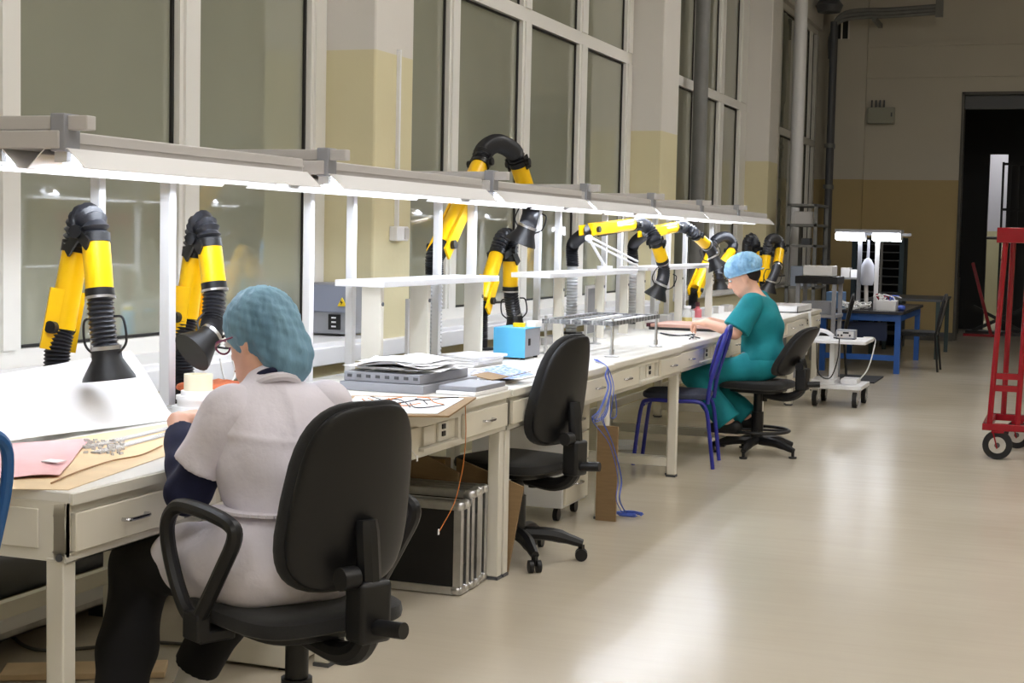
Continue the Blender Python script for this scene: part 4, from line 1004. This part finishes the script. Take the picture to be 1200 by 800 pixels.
q3 = [bil(q, u, v)+Vector((0, 0, .0045)) for u, v in ((.06, .06), (.94, .06), (.94, .94), (.06, .94))]
MB().quad4([bil(q3, 0, .45), bil(q3, 1, .3), q3[2], q3[3]], .001).build('blue_print', m_dot, db)
MB().quad4([q3[0], q3[1], bil(q3, 1, .29), bil(q3, 0, .44)], .001).build('grey_print', mat('grey_white_dots', (92, 90, 100), .6, rgb2=(214, 214, 222), scale=60, detail=1), db)
for i in range(4):
    slab('white_folder', ['lowest', 'second lowest', 'second highest', 'topmost'][i]+' white folder in the pile under the bench shelf', 'folder', -2.835+.008*i, -2.61+.008*i, 6.68, 6.96, ZD+.0005+.014*i, ZD+.0135+.014*i, m_paper, -.15+.08*(i % 3))
bv = thing('power_unit', 'sky blue device box with grey side on the bench behind the swivel chair', 'device', (-2.68, 7.38, ZD))
MB().bb(-2.755, -2.595, 7.26, 7.50, .79, .935).build('casing', m_gpap, bv, bevel=.004)
MB().bb(-2.76, -2.59, 7.25, 7.26, .79, .94).build('front_plate', m_blue_dev, bv, bevel=.002)
MB().bb(-2.76, -2.59, 7.26, 7.5, .935, .941).build('top_plate', m_blue_dev, bv)
for x in (-2.74, -2.61):
    for y in (7.28, 7.47): MB().cyl((x, y, ZD), (x, y, .79), .012).build('foot', m_black, bv)
MB().bb(-2.595, -2.59, 7.32, 7.34, .85, .885).build('switch', m_black, bv)
tag(MB().box((-2.66, 7.36, .951), (.06, .05, .02), .2).build('yellow_note', m_yellow), 'small yellow block on top of the sky blue device', 'block')
tag(MB().box((-2.60, 7.42, .956), (.05, .07, .03), -.2).build('white_carton', m_paper), 'small white carton on top of the sky blue device', 'carton')

# circuit board stand with four rods
bs = thing('board_stand', 'circuit board frame held on four steel rods above the bench', 'stand', (-2.45, 8.1, ZD))
xs, ys = (-2.27, -2.64), (7.72, 8.62)
for x in xs:
    for y in ys:
        r = MB().cyl((x, y, ZD+.008), (x, y, .985), .008, n=10).build('rod', m_alu, bs)
        MB().lathe((x, y, ZD), [(0, 0), (.038, 0), (.038, .006), (.012, .012), (.012, .04), (0, .04)], 20).build('round_foot', m_alu, r)
for (x0, x1, y0, y1) in ((xs[0]-.012, xs[0]+.012, ys[0]-.03, ys[1]+.03), (xs[1]-.012, xs[1]+.012, ys[0]-.03, ys[1]+.03)):
    b = MB().bb(x0, x1, y0, y1, .945, .968).build('side_rail', m_pcb, bs)
for y in (ys[0], ys[1]):
    MB().bb(xs[1], xs[0], y-.012, y+.012, .945, .968).build('end_rail', m_pcb, bs)
for j in range(4): MB().bb(xs[1]+.07+.07*j, xs[1]+.1+.07*j, ys[0], ys[1], .955, .961).build('board_strip', m_white if j % 2 else m_pcb, bs)
for j in range(14): MB().bb(xs[0]-.013, xs[0]+.013, ys[0]+.02+.063*j, ys[0]+.028+.063*j, .944, .969).build('clip', m_alu, bs)
for j in range(6): MB().bb(xs[1]+.02+.06*j, xs[1]+.028+.06*j, ys[0]-.013, ys[0]+.013, .944, .969).build('clip', m_alu, bs)
hp = []
random.seed(3)
for i in range(6):
    tag(MB().box((-2.885+random.uniform(-.01, .01), 7.75+.16*i, ZD+.022), (.08, .11, .044), random.uniform(-.15, .15)).build('small_carton', [m_paper, m_lum, m_gpap][i % 3], bevel=.003), ONL[i]+' small pale box from the camera, in the row behind the circuit board stand', 'box', 'small pale boxes behind the board stand')

# ================================================================== AT THE MAN'S BENCH
mp = thing('work_board', 'copper tinted board on a dark tray under the hands of the person in teal', 'board', (-2.5, 10.45, ZD))
MB().bb(-2.76, -2.25, 10.28, 10.72, ZD, .80).build('tray', m_dgrey, mp, bevel=.003)
MB().bb(-2.74, -2.28, 10.25, 10.74, .80, .822).build('board', m_copper, mp, bevel=.004)
MB().bb(-2.77, -2.74, 10.25, 10.4, .80, .825).build('clamp', mat('maroon', (80, 30, 40), .5), mp)
for i in range(4):
    P = [at(x, y, 2, .7845+.0085*i) for x, y in ((768+3*i, 388+i), (785+4*i, 393), (805+3*i, 393-i*.5), (820-i*4, 396+(i % 2)))]
    tag(MB().tube(smooth_path(P, 5), .004, 6).build('cable', [m_wire_k, m_wire_w, m_navy][i % 3]), ['black', 'white', 'dark blue'][i % 3]+' thin cable lying beside the copper tinted board, %s from the left' % ONL[i], 'cable', 'loose cables beside the copper board')
jr = thing('glass_jar', 'clear jar with yellow contents on the bench of the person in teal', 'jar', (-2.70, 11.15, ZD))
MB().lathe((-2.70, 11.15, ZD), [(0, 0), (.036, 0), (.038, .02), (.038, .08), (.026, .1), (.026, .115), (0, .115)], 20).build('glass', m_clear, jr)
MB().lathe((-2.70, 11.15, ZD), [(0, .116), (.028, .116), (.028, .135), (0, .135)], 20).build('lid', m_white, jr)
MB().lathe((-2.70, 11.15, ZD), [(0, .003), (.039, .003), (.039, .05), (0, .05)], 20).build('contents', m_jar, jr)
ff = thing('flux_bottle', 'small bottle with a dark red cap behind the hands of the person in teal', 'bottle', (-2.86, 12.16, ZD))
MB().lathe((-2.86, 12.16, ZD), [(0, 0), (.035, 0), (.035, .06), (.015, .08), (.015, .09), (0, .09)], 16).build('body', mat('pink_bottle', (220, 120, 130), .4), ff)
MB().lathe((-2.86, 12.16, ZD), [(0, .09), (.018, .09), (.018, .125), (0, .125)], 14).build('cap', mat('maroon', (80, 30, 40), .5), ff)
random.seed(21)
for i in range(8):
    y = 10.9+.36*i
    tag(MB().box((-2.9+random.uniform(-.008, .008), y, ZD+.03), (.08, .14, .06), random.uniform(-.15, .15)).build('parts_box', [m_paper, m_lum, m_white][i % 3], bevel=.003), ONL[i]+' small white parts box from the camera, on the benches beyond the person in teal', 'box', 'white parts boxes at the rear of the far benches')
tag(MB().sheet(lambda u, v: Vector((-2.7+.3*u, 11.0+.45*v, .787+.004*math.sin(u*6+v*4))), 8, 8).build('paper_sheet', m_paper), 'white paper sheet lying beyond the copper tinted board', 'paper')
wt = thing('document_tray', 'white shallow tray with papers on the bench right of the person in teal', 'tray', (-2.45, 13.9, ZD))
MB().bb(-2.59, -2.28, 13.55, 14.3, ZD, .79).build('floor_plate', m_white, wt)
for a in ((-2.59, -2.58, 13.55, 14.3), (-2.29, -2.28, 13.55, 14.3), (-2.59, -2.28, 13.55, 13.56), (-2.59, -2.28, 14.29, 14.3)): MB().bb(*a, ZD, .84).build('side', m_white, wt)
MB().bb(-2.56, -2.31, 13.6, 14.25, .79, .81).build('papers', m_kraft, wt)
cb = tag(MB().tube(smooth_path([at(949, 366, 0, -2.20), at(949, 385, 0, -2.20), at(947, 402, 0, -2.20), at(944, 415, 0, -2.20)], 6), .012, 8).build('white_cable', m_wire_w), 'thick white cable hanging down the front of the seventh bench', 'cable')
bt = thing('spray_bottle', 'clear bottle with black spray head behind the person in teal', 'bottle', (-2.85, 14.0, ZD))
MB().lathe((-2.85, 14.0, ZD), [(0, 0), (.045, 0), (.045, .13), (.02, .16), (.02, .18), (0, .18)], 18).build('body', m_clear, bt)
MB().bb(-2.87, -2.83, 13.99, 14.01, .96, 1.0).build('spray_head', m_black, bt)

# ================================================================== UNDER THE BENCHES
def flight_case(label, y0, y1, dz, dx):
    x0, x1, z1 = -2.74, -2.19+dx, .40+dz
    t = thing('flight_case', label, 'case', ((x0+x1)/2, (y0+y1)/2, 0), group='flight cases under the second bench')
    MB().bb(x0+.012, x1-.012, y0+.006, y1-.006, .012, z1-.012).build('panel', m_dark, t)
    for x in (x0, x1):
        for y in (y0, y1):
            sx, sy = (1 if x == x0 else -1), (1 if y == y0 else -1)
            MB().bb(x, x+sx*.03, y, y+sy*.03, .01, z1-.01).build('corner_profile', m_alu, t)
            for z, s_ in ((0, 1), (z1, -1)):
                MB().pad((x+sx*.018, y+sy*.018, z+s_*.02), (.026, .026, .0195), .8, .8, 14, 8).build('corner_ball', m_alu, t)
    for y in (y0, y1):
        sy = 1 if y == y0 else -1
        for z, s_ in ((.004, 1), (z1-.004, -1)): MB().bb(x0+.03, x1-.03, y, y+sy*.03, z, z+s_*.03).build('edge_profile', m_alu, t)
    for x, sx in ((x0, 1), (x1, -1)):
        for z, s_ in ((.004, 1), (z1-.004, -1)): MB().bb(x, x+sx*.03, y0+.03, y1-.03, z, z+s_*.03).build('edge_profile', m_alu, t)
    MB().bb(x1-.012, x1-.004, (y0+y1)/2-.02, (y0+y1)/2+.02, .12, .3).build('latch', m_black, t)
    return t
flight_case('black flight case with aluminium edges, nearest of the three under the bench', 5.44, 5.535, -.03, 0)
flight_case('black flight case with aluminium edges, middle of the three under the bench', 5.555, 5.645, 0, .0)
flight_case('black flight case with aluminium edges, farthest of the three under the bench', 5.665, 5.752, 0, -.01)
tag(MB().add(*(lambda P: (P, [(0, 1, 2, 3), (7, 6, 5, 4), (0, 4, 5, 1), (1, 5, 6, 2), (2, 6, 7, 3), (3, 7, 4, 0)]))([Vector(v) for v in ((-2.40, 5.892, 0), (-2.16, 5.892, 0), (-2.10, 5.897, .37), (-2.40, 5.897, .47), (-2.40, 5.905, 0), (-2.16, 5.905, 0), (-2.10, 5.91, .37), (-2.40, 5.91, .47))])).build('cardboard_flap', m_card), 'torn cardboard panel leaning behind the flight cases', 'cardboard')
tag(MB().add(*(lambda P: (P, [(0, 1, 2, 3), (7, 6, 5, 4), (0, 4, 5, 1), (1, 5, 6, 2), (2, 6, 7, 3), (3, 7, 4, 0)]))([Vector(v) for v in ((-2.76, 5.82, 0), (-2.36, 5.82, 0), (-2.36, 5.82, .42), (-2.72, 5.82, .58), (-2.76, 5.835, 0), (-2.36, 5.835, 0), (-2.36, 5.835, .42), (-2.72, 5.835, .58))])).build('cardboard_sheet', m_card), 'large brown cardboard sheet standing behind the flight cases', 'cardboard')
kb = thing('cardboard_box', 'narrow cardboard box standing behind the leaning cardboard panel', 'box', (-2.45, 6.0, 0))
MB().bb(-2.62, -2.48, 5.97, 6.03, 0, .45).build('body', m_card, kb)
MB().bb(-2.62, -2.48, 5.967, 5.97, .42, .449).build('tape', mat('tape_brown', (196, 160, 110), .4), kb)
tag(MB().bb(-2.19, -2.085, 7.232, 7.247, 0, .475).build('cardboard_plank', m_card), 'upright cardboard strip leaning beside the drawer pedestal', 'cardboard')
pd = thing('drawer_pedestal', 'white drawer pedestal on black casters behind the swivel chair', 'pedestal', (-2.55, 7.28, 0))
MB().bb(-2.80, -2.315, 7.08, 7.46, .07, .575).build('body', m_white, pd, bevel=.004)
for z0, z1 in ((.085, .27), (.28, .42), (.43, .565)):
    d = MB().bb(-2.315, -2.30, 7.09, 7.45, z0, z1).build('drawer', m_drawer, pd, bevel=.003)
    z = (z0+z1)/2
    MB().tube(smooth_path([(-2.30, 7.22, z), (-2.28, 7.23, z), (-2.275, 7.27, z), (-2.28, 7.31, z), (-2.30, 7.32, z)], 4), .005, 8).build('handle', m_chrome, d)
for x in (-2.74, -2.36):
    for y in (7.13, 7.41): MB().cyl((x-.012, y, .032), (x+.012, y, .032), .032).cyl((x, y, .03), (x, y, .07), .008).build('caster', m_black, pd)
wp = thing('white_pedestal', 'white cabinet with rounded side panel under the nearest bench', 'pedestal', (-2.42, 4.55, 0))
MB().bb(-2.62, -2.30, 4.25, 4.72, .012, .56).build('body', m_desk, wp, bevel=.006)
MB().pad((-2.46, 4.25, .28), (.11, .006, .2), .2, .2).build('side_panel', m_desk, wp)
for x in (-2.6, -2.34):
    for y in (4.28, 4.68): MB().bb(x, x+.03, y-.01, y+.03, 0, .012).build('foot', m_black, wp)
# dangling wires
random.seed(9)
for i, (pts, m, lb) in enumerate((
    ([(471, 500), (478, 520), (488, 535)], m_wire_w, 'white tagged wire dangling from the second bench'),
    ([(545, 470), (546, 505), (544, 535), (540, 560), (532, 590), (515, 622)], m_wire_o, 'long orange wire dangling in front of the flight case'),
    ([(462, 500), (466, 530), (463, 560)], m_wire_o, 'short orange wire dangling beside the black chair back'))):
    tag(MB().tube(smooth_path([at(x, y, 0, -2.115) for x, y in pts], 6), .0018, 6).build('dangling_wire', m), lb, 'wire')
for (x, y), lb in zip(((489, 537), (514, 623)), ('white tag on the wire dangling from the second bench', 'white tag on the wire before the flight case')):
    tag(MB().box(at(x, y, 0, -2.11), (.004, .022, .018), .3).build('wire_tag', m_paper), lb, 'tag')
bw = thing('blue_wire_bundle', 'bundle of blue wires hanging from the bench down to the floor', 'wires', (-2.11, 7.3, 0))
for i in range(6):
    o = random.uniform(-4, 4); q = random.uniform(-3, 3)
    P = [at(698+o*.5, 421, 2, .79), at(711, 429, 2, .785), at(713+o, 440, 0, -2.09), at(716+o, 455, 0, -2.065), at(710+2*o, 480, 0, -2.06), at(706+3*o, 492+q, 0, -2.055)]
    if i % 2: P += [at(716+2*o, 486, 0, -2.055), at(718+o, 462, 0, -2.06)]
    else: P += [at(718+o, 520+q, 0, -2.05), at(728+o, 560, 0, -2.05), at(726+o, 585, 0, -2.05), at(734+o, 602, 2, .012)]
    MB().tube(smooth_path(P, 6), .0023, 5).build('wire', m_wire_b, bw)
for i in range(7):
    c0 = at(738, 604, 2, .01); r = random.uniform(.03, .07)
    MB().tube([c0+Vector((r*math.cos(a)+random.uniform(-.01, .01), .8*r*math.sin(a), .004+.002*i)) for a in np.linspace(0, 5.5, 16)], .003, 5).build('wire', m_wire_b, bw)
ew = smooth_path([at(x, y, 2, .006) for x, y in ((-20, 722), (10, 742), (30, 757), (60, 762), (120, 757), (170, 752), (240, 757), (300, 768))], 6)
tag(MB().tube(ew, .006, 6).build('floor_cable', m_duct), 'dark cable snaking over the floor under the nearest bench', 'cable')
tag(MB().box(at(100, 785, 2, .012), (.5, .14, .02), .5).build('wood_offcut', m_kraft, bevel=.003), 'pale wooden board lying on the floor under the nearest bench', 'board')
ps = slab('paper_ream', 'stack of white paper on the floor under the fifth bench', 'paper', -2.95, -2.72, 9.75, 10.05, .0, .03, m_paper, .3)

# ================================================================== WHITE TROLLEY
tr = thing('trolley', 'white trolley with steel casters at the end of the bench row', 'trolley', (-1.86, 13.45, 0))
MB().bb(-2.12, -1.66, 13.2, 13.75, .155, .19).build('lower_plate', m_white, tr, bevel=.004)
MB().bb(-2.12, -1.64, 13.2, 13.78, .545, .575).build('top_plate', m_white, tr, bevel=.004)
MB().bb(-2.1, -1.9, 13.25, 13.6, .19, .23).build('raised_base', m_white, tr, bevel=.004)
for y in (13.4, 13.62): MB().bb(-1.965, -1.925, y-.02, y+.02, .19, .545).build('column', m_white, tr)
for x, y in ((-2.06, 13.26), (-1.72, 13.26), (-1.70, 13.7), (-2.05, 13.7)):
    c_ = MB().cyl((x-.018, y, .068), (x+.018, y, .068), .068, n=20).build('wheel', m_rubber, tr)
    MB().cyl((x-.02, y, .068), (x+.02, y, .068), .042, n=16).build('hub', m_alu, c_)
    MB().bb(x-.03, x-.02, y-.02, y+.02, .06, .14).bb(x+.02, x+.03, y-.02, y+.02, .06, .14).bb(x-.03, x+.03, y-.025, y+.025, .135, .155).build('fork', m_alu, c_)
dv = thing('bench_meter', 'small grey meter on the top plate of the white trolley', 'device', (-1.83, 13.45, .575))
MB().bb(-1.92, -1.76, 13.4, 13.56, .58, .655).build('case', m_gpap, dv, bevel=.004)
MB().bb(-1.91, -1.77, 13.396, 13.4, .59, .645).build('front_panel', m_lum, dv)
for x in (-1.9, -1.87, -1.8): MB().cyl((x, 13.396, .61), (x, 13.388, .61), .009, n=10).build('knob', m_black, dv)
MB().bb(-1.86, -1.81, 13.392, 13.396, .625, .64).build('display', m_black, dv)
for x in (-1.91, -1.77): MB().bb(x-.01, x+.01, 13.42, 13.54, .575, .58).build('foot', m_black, dv)
hg = thing('heat_gun', 'white hand tool lying on the top plate of the white trolley', 'tool', (-2.0, 13.4, .575))
MB().tube(smooth_path([(-2.08, 13.36, .60), (-2.06, 13.37, .645), (-2.0, 13.4, .635), (-1.95, 13.42, .60)], 5), .018, 10).build('body', m_white, hg)
MB().bb(-1.97, -1.93, 13.40, 13.44, .575, .6).build('rest', m_white, hg)
MB().tube(smooth_path([(-1.95, 13.42, .59), (-1.88, 13.3, .585), (-1.86, 13.19, .575), (-1.87, 13.18, .4), (-1.93, 13.19, .25), (-2.03, 13.18, .3), (-2.05, 13.18, .55)], 6), .005, 6).build('cord', m_wire_k, hg)
sk = thing('power_strip', 'white power strip with cord on the lower plate of the trolley', 'power strip', (-1.8, 13.5, .19))
MB().bb(-1.86, -1.72, 13.35, 13.6, .19, .235).build('strip', m_white, sk, bevel=.004)
MB().tube(smooth_path([(-1.72, 13.5, .22), (-1.66, 13.6, .32), (-1.635, 13.79, .5), (-1.64, 13.8, .57), (-1.72, 13.7, .582)], 6), .006, 6).build('cord', m_wire_w, sk)

# ================================================================== FAR CORNER
bt = thing('blue_table', 'blue steel table with dark top in front of the end wall', 'table', (-2.15, 18.4, 0))
MB().bb(-2.62, -1.72, 16.95, 19.3, .645, .68).build('table_top', mat('dark_laminate', (54, 54, 60), .2), bt, bevel=.004)
MB().bb(-2.6, -1.75, 17.0, 17.05, .57, .645).build('front_apron', m_btab, bt)
MB().bb(-1.8, -1.75, 17.05, 19.25, .57, .645).build('side_apron', m_btab, bt)
for x in (-2.58, -1.775):
    for y in (17.025, 19.2): MB().bb(x-.03, x+.03, y-.03, y+.03, 0, .645).build('leg', m_btab, bt)
MB().bb(-2.58, -1.78, 17.01, 17.04, .14, .2).build('lower_rail', m_btab, bt)
MB().bb(-2.5, -1.9, 17.1, 17.13, .35, .55).build('back_panel', mat('dark_blue_panel', (30, 44, 78), .5), bt)
b2 = thing('side_table', 'dark green steel table standing behind the blue table', 'table', (-1.7, 20.2, 0))
MB().bb(-2.4, -1.52, 19.45, 21.0, .71, .74).build('table_top', m_dgrey, b2)
for x in (-2.36, -1.56):
    for y in (19.5, 20.95): MB().bb(x-.025, x+.025, y-.025, y+.025, 0, .71).build('leg', mat('green_grey_steel', (50, 66, 66), .5), b2)
MB().bb(-2.36, -1.56, 20.93, 20.96, .2, .25).build('rail', m_dgrey, b2)
tl = thing('table_light', 'twin lamp fixture on two white posts above the blue table', 'light', (-2.15, 17.4, .68))
for x, m in ((-2.25, m_grey), (-2.06, m_white)): MB().bb(x-.022, x+.022, 17.3, 17.34, .68, 1.5).build('post', m, tl)
MB().bb(-2.52, -1.8, 17.22, 17.5, 1.53, 1.565).build('housing', m_grey, tl)
MB().bb(-2.3, -1.7, 17.3, 17.32, 1.5, 1.53).build('cross_bar', m_grey, tl)
for x0, x1 in ((-2.51, -2.2), (-2.11, -1.81)):
    MB().bb(x0, x1, 17.24, 17.48, 1.45, 1.53).build('shade', m_refl, tl)
    MB().bb(x0, x1, 17.215, 17.239, 1.452, 1.515).bb(x0+.01, x1-.01, 17.25, 17.47, 1.44, 1.449).build('tube_cover', m_lamp2, tl)
hb = thing('hanging_cover', 'white padded tool cover hanging under the table light', 'tool', (-2.15, 17.3, .95))
MB().lathe((-2.15, 17.25, .95), [(0, 0), (.06, .0), (.075, .05), (.07, .22), (.04, .28), (.015, .3), (.012, .5), (0, .5)], 18).build('cover', mat('pale_fabric', (196, 200, 216), .8, bump=.4, bscale=30), hb)
MB().cyl((-2.15, 17.25, .69), (-2.16, 17.25, .95), .022).build('hose', m_lum, hb)
bx = thing('cable_box', 'white open box full of cables on the blue table', 'box', (-1.93, 17.2, .68))
MB().bb(-2.03, -1.82, 17.12, 17.4, .6805, .79).build('box', m_white, bx, bevel=.004)
random.seed(13)
for i in range(12):
    c0 = Vector((random.uniform(-2.01, -1.84), random.uniform(17.14, 17.38), .79)); 
    P = [c0, c0+Vector((random.uniform(-.05, .05), random.uniform(-.05, .05), random.uniform(.03, .07))), c0+Vector((random.uniform(-.1, .12), random.uniform(-.06, .06), random.uniform(.01, .05)))]
    MB().tube(smooth_path(P, 5), .007, 6).build('cable', [m_wire_w, m_wire_b, m_red, m_wire_w][i % 4], bx)
cl = MB()
for i in range(9):
    c0 = Vector((-2.32+.05*(i % 4), 17.05+.05*(i % 3), .708+.006*i))
    cl.tube([c0+Vector((.09*math.cos(a), .07*math.sin(a), .02*math.sin(2*a+i))) for a in np.linspace(0, 6, 16)], .007, 6)
tag(cl.build('cable_coils', m_wire_w), 'tangle of white cables lying on the left of the blue table', 'cables', kind='stuff')
tag(MB().pad((-1.768, 17.25, .711), (.04, .06, .03), .8, .8).build('blue_pouch', m_wire_b), 'small blue pouch on the right of the blue table', 'pouch')
rk = thing('tray_rack', 'dark metal rack with many shelf rails behind the table light', 'rack', (-2.5, 21.6, 0))
for x in (-2.86, -2.22): MB().bb(x-.03, x+.03, 21.4, 21.9, 0, 1.5).build('side', mat('dark_teal_steel', (38, 56, 66), .5), rk)
MB().bb(-2.86, -2.22, 21.88, 21.9, 0, 1.5).build('back', m_dark, rk)
for i in range(11): MB().bb(-2.83, -2.25, 21.41, 21.87, .3+.11*i, .312+.11*i).build('rail', m_dgrey, rk)
MB().bb(-2.5, -2.47, 21.36, 21.4, 0, 1.5).build('front_bar', m_pipe, rk)
gs = thing('grey_shelving', 'tall grey shelving unit in the far left corner', 'shelving', (-3.05, 18.7, 0))
for x in (-3.25, -2.93):
    for y in (18.45, 19.3): MB().bb(x-.02, x+.02, y-.02, y+.02, 0, 1.86).build('post', m_pipe, gs)
for z in (.3, .85, 1.35, 1.6, 1.84): MB().bb(-3.27, -2.91, 18.43, 19.32, z, z+.03).build('shelf', m_pipe, gs)
slab('storage_box', 'white box on the grey shelving, upper shelf', 'box', -3.2, -2.97, 18.5, 18.8, 1.631, 1.78, m_lum)
slab('storage_box', 'pale blue box on the grey shelving, lower shelf', 'box', -3.22, -2.96, 18.5, 18.9, .881, 1.12, mat('pale_blue_box', (150, 160, 176), .5))
slab('storage_box', 'dark small box on the grey shelving, middle shelf', 'box', -3.1, -3.0, 18.5, 18.7, 1.381, 1.46, m_dgrey)
eq = thing('equipment_stand', 'grey steel stand with dark top beside the blue table', 'stand', (-2.47, 16.0, 0))
MB().bb(-2.7, -2.27, 15.8, 16.3, .985, 1.06).build('top', m_black, eq)
for x in (-2.67, -2.3):
    for y in (15.83, 16.27): MB().bb(x-.02, x+.02, y-.02, y+.02, 0, .985).build('leg', m_gpap, eq)
MB().bb(-2.7, -2.27, 15.8, 16.3, .64, .67).build('shelf', m_gpap, eq)
wi = thing('white_instrument', 'white instrument case on top of the grey steel stand', 'device', (-2.5, 16.0, 1.06))
MB().bb(-2.63, -2.33, 15.84, 16.2, 1.065, 1.17).build('case', m_white, wi, bevel=.008)
for x in (-2.6, -2.36): MB().bb(x, x+.03, 15.86, 16.18, 1.06, 1.066).build('foot', m_black, wi)
for i, (x0, x1, z1, lb) in enumerate(((-2.24, -2.14, .86, 'left pale meter with knobs beside the white instrument'), (-2.13, -2.03, .84, 'right pale meter with knobs beside the white instrument'))):
    pass
mt = thing('meter_shelf', 'narrow pale shelf with two small meters beside the white instrument', 'shelf', (-2.3, 17.6, .68))
MB().bb(-2.5, -2.29, 17.62, 17.9, 1.0, 1.02).build('board', m_pipe, mt)
for x in (-2.49, -2.30): MB().bb(x-.012, x+.012, 17.63, 17.66, .68, 1.0).build('leg', m_pipe, mt)
MB().bb(-2.5, -2.4, 17.66, 17.85, 1.02, 1.13).build('meter', m_lum, mt, bevel=.004)
MB().bb(-2.39, -2.3, 17.66, 17.85, 1.02, 1.11).build('meter', m_white, mt, bevel=.004)
slab('grey_box', 'long grey box on the lower shelf of the grey steel stand', 'box', -2.64, -2.33, 15.87, 16.2, .6705, .80, m_gpap)
slab('blue_crate', 'blue plastic crate on the left end of the blue table', 'crate', -2.6, -2.42, 17.3, 17.58, .681, .86, mat('dull_blue', (92, 122, 158), .5))
tag(MB().bb(-2.4, -1.85, 15.7, 16.5, 0, .012).build('floor_mat', m_dark), 'dark mat on the floor in front of the blue table', 'mat')

# ================================================================== RED TROLLEY
rt = thing('red_trolley', 'tall red steel trolley on castors at the right edge', 'trolley', (-.2, 10.75, 0))
x0, x1, ya, yb = -.50, .25, 10.55, 11.2
for y in (ya, yb):
    MB().bb(x0-.03, x1, y-.03, y+.03, .19, .235).build('base_rail', m_red, rt, bevel=.004)
for x in (x0, x1): MB().bb(x-.03, x+.03, ya, yb, .19, .235).build('base_rail', m_red, rt, bevel=.004)
for x in (-.455, -.30):
    MB().cyl((x-.03 if x < -.4 else x-.01, ya, .235), (x+.02, ya+.05, 1.44), .019).build('upright', m_red, rt)
    MB().cyl((x+.03, yb, .235), (x+.06, ya+.28, 1.44), .019).build('upright', m_red, rt)
for x in (.05, .2): MB().cyl((x, ya, .235), (x, ya+.05, 1.44), .019).build('upright', m_red, rt)
MB().bb(-.49, -.285, ya+.02, ya+.34, 1.43, 1.53).build('top_plate', m_red, rt, bevel=.004)
MB().bb(-.27, .25, ya+.02, ya+.34, 1.44, 1.52).build('top_plate', m_red, rt, bevel=.004)
MB().cyl((-.49, ya+.1, 1.46), (-.56, ya+.1, 1.46), .01).build('pin', m_black, rt)
for z in (.45, .53): MB().bb(-.46, -.29, ya-.005, ya+.04, z, z+.04).build('crossbar', m_red, rt)
for x, y in ((-.43, ya), (-.33, yb), (.2, ya), (.2, yb)):
    w = MB().cyl((x, y-.024, .095), (x, y+.024, .095), .095, n=28).build('wheel', m_rubber, rt)
    MB().cyl((x, y-.028, .095), (x, y+.028, .095), .055, n=20).build('rim', m_alu, w)
    MB().cyl((x, y-.036, .095), (x, y+.036, .095), .018, n=12).build('axle', m_dgrey, w)
    MB().beam((x-.03, y-.035, .19), (x, y-.035, .075), .04, .008).beam((x-.03, y+.035, .19), (x, y+.035, .075), .04, .008).bb(x-.04, x+.04, y-.03, y+.03, .175, .19).build('fork', m_red, w)
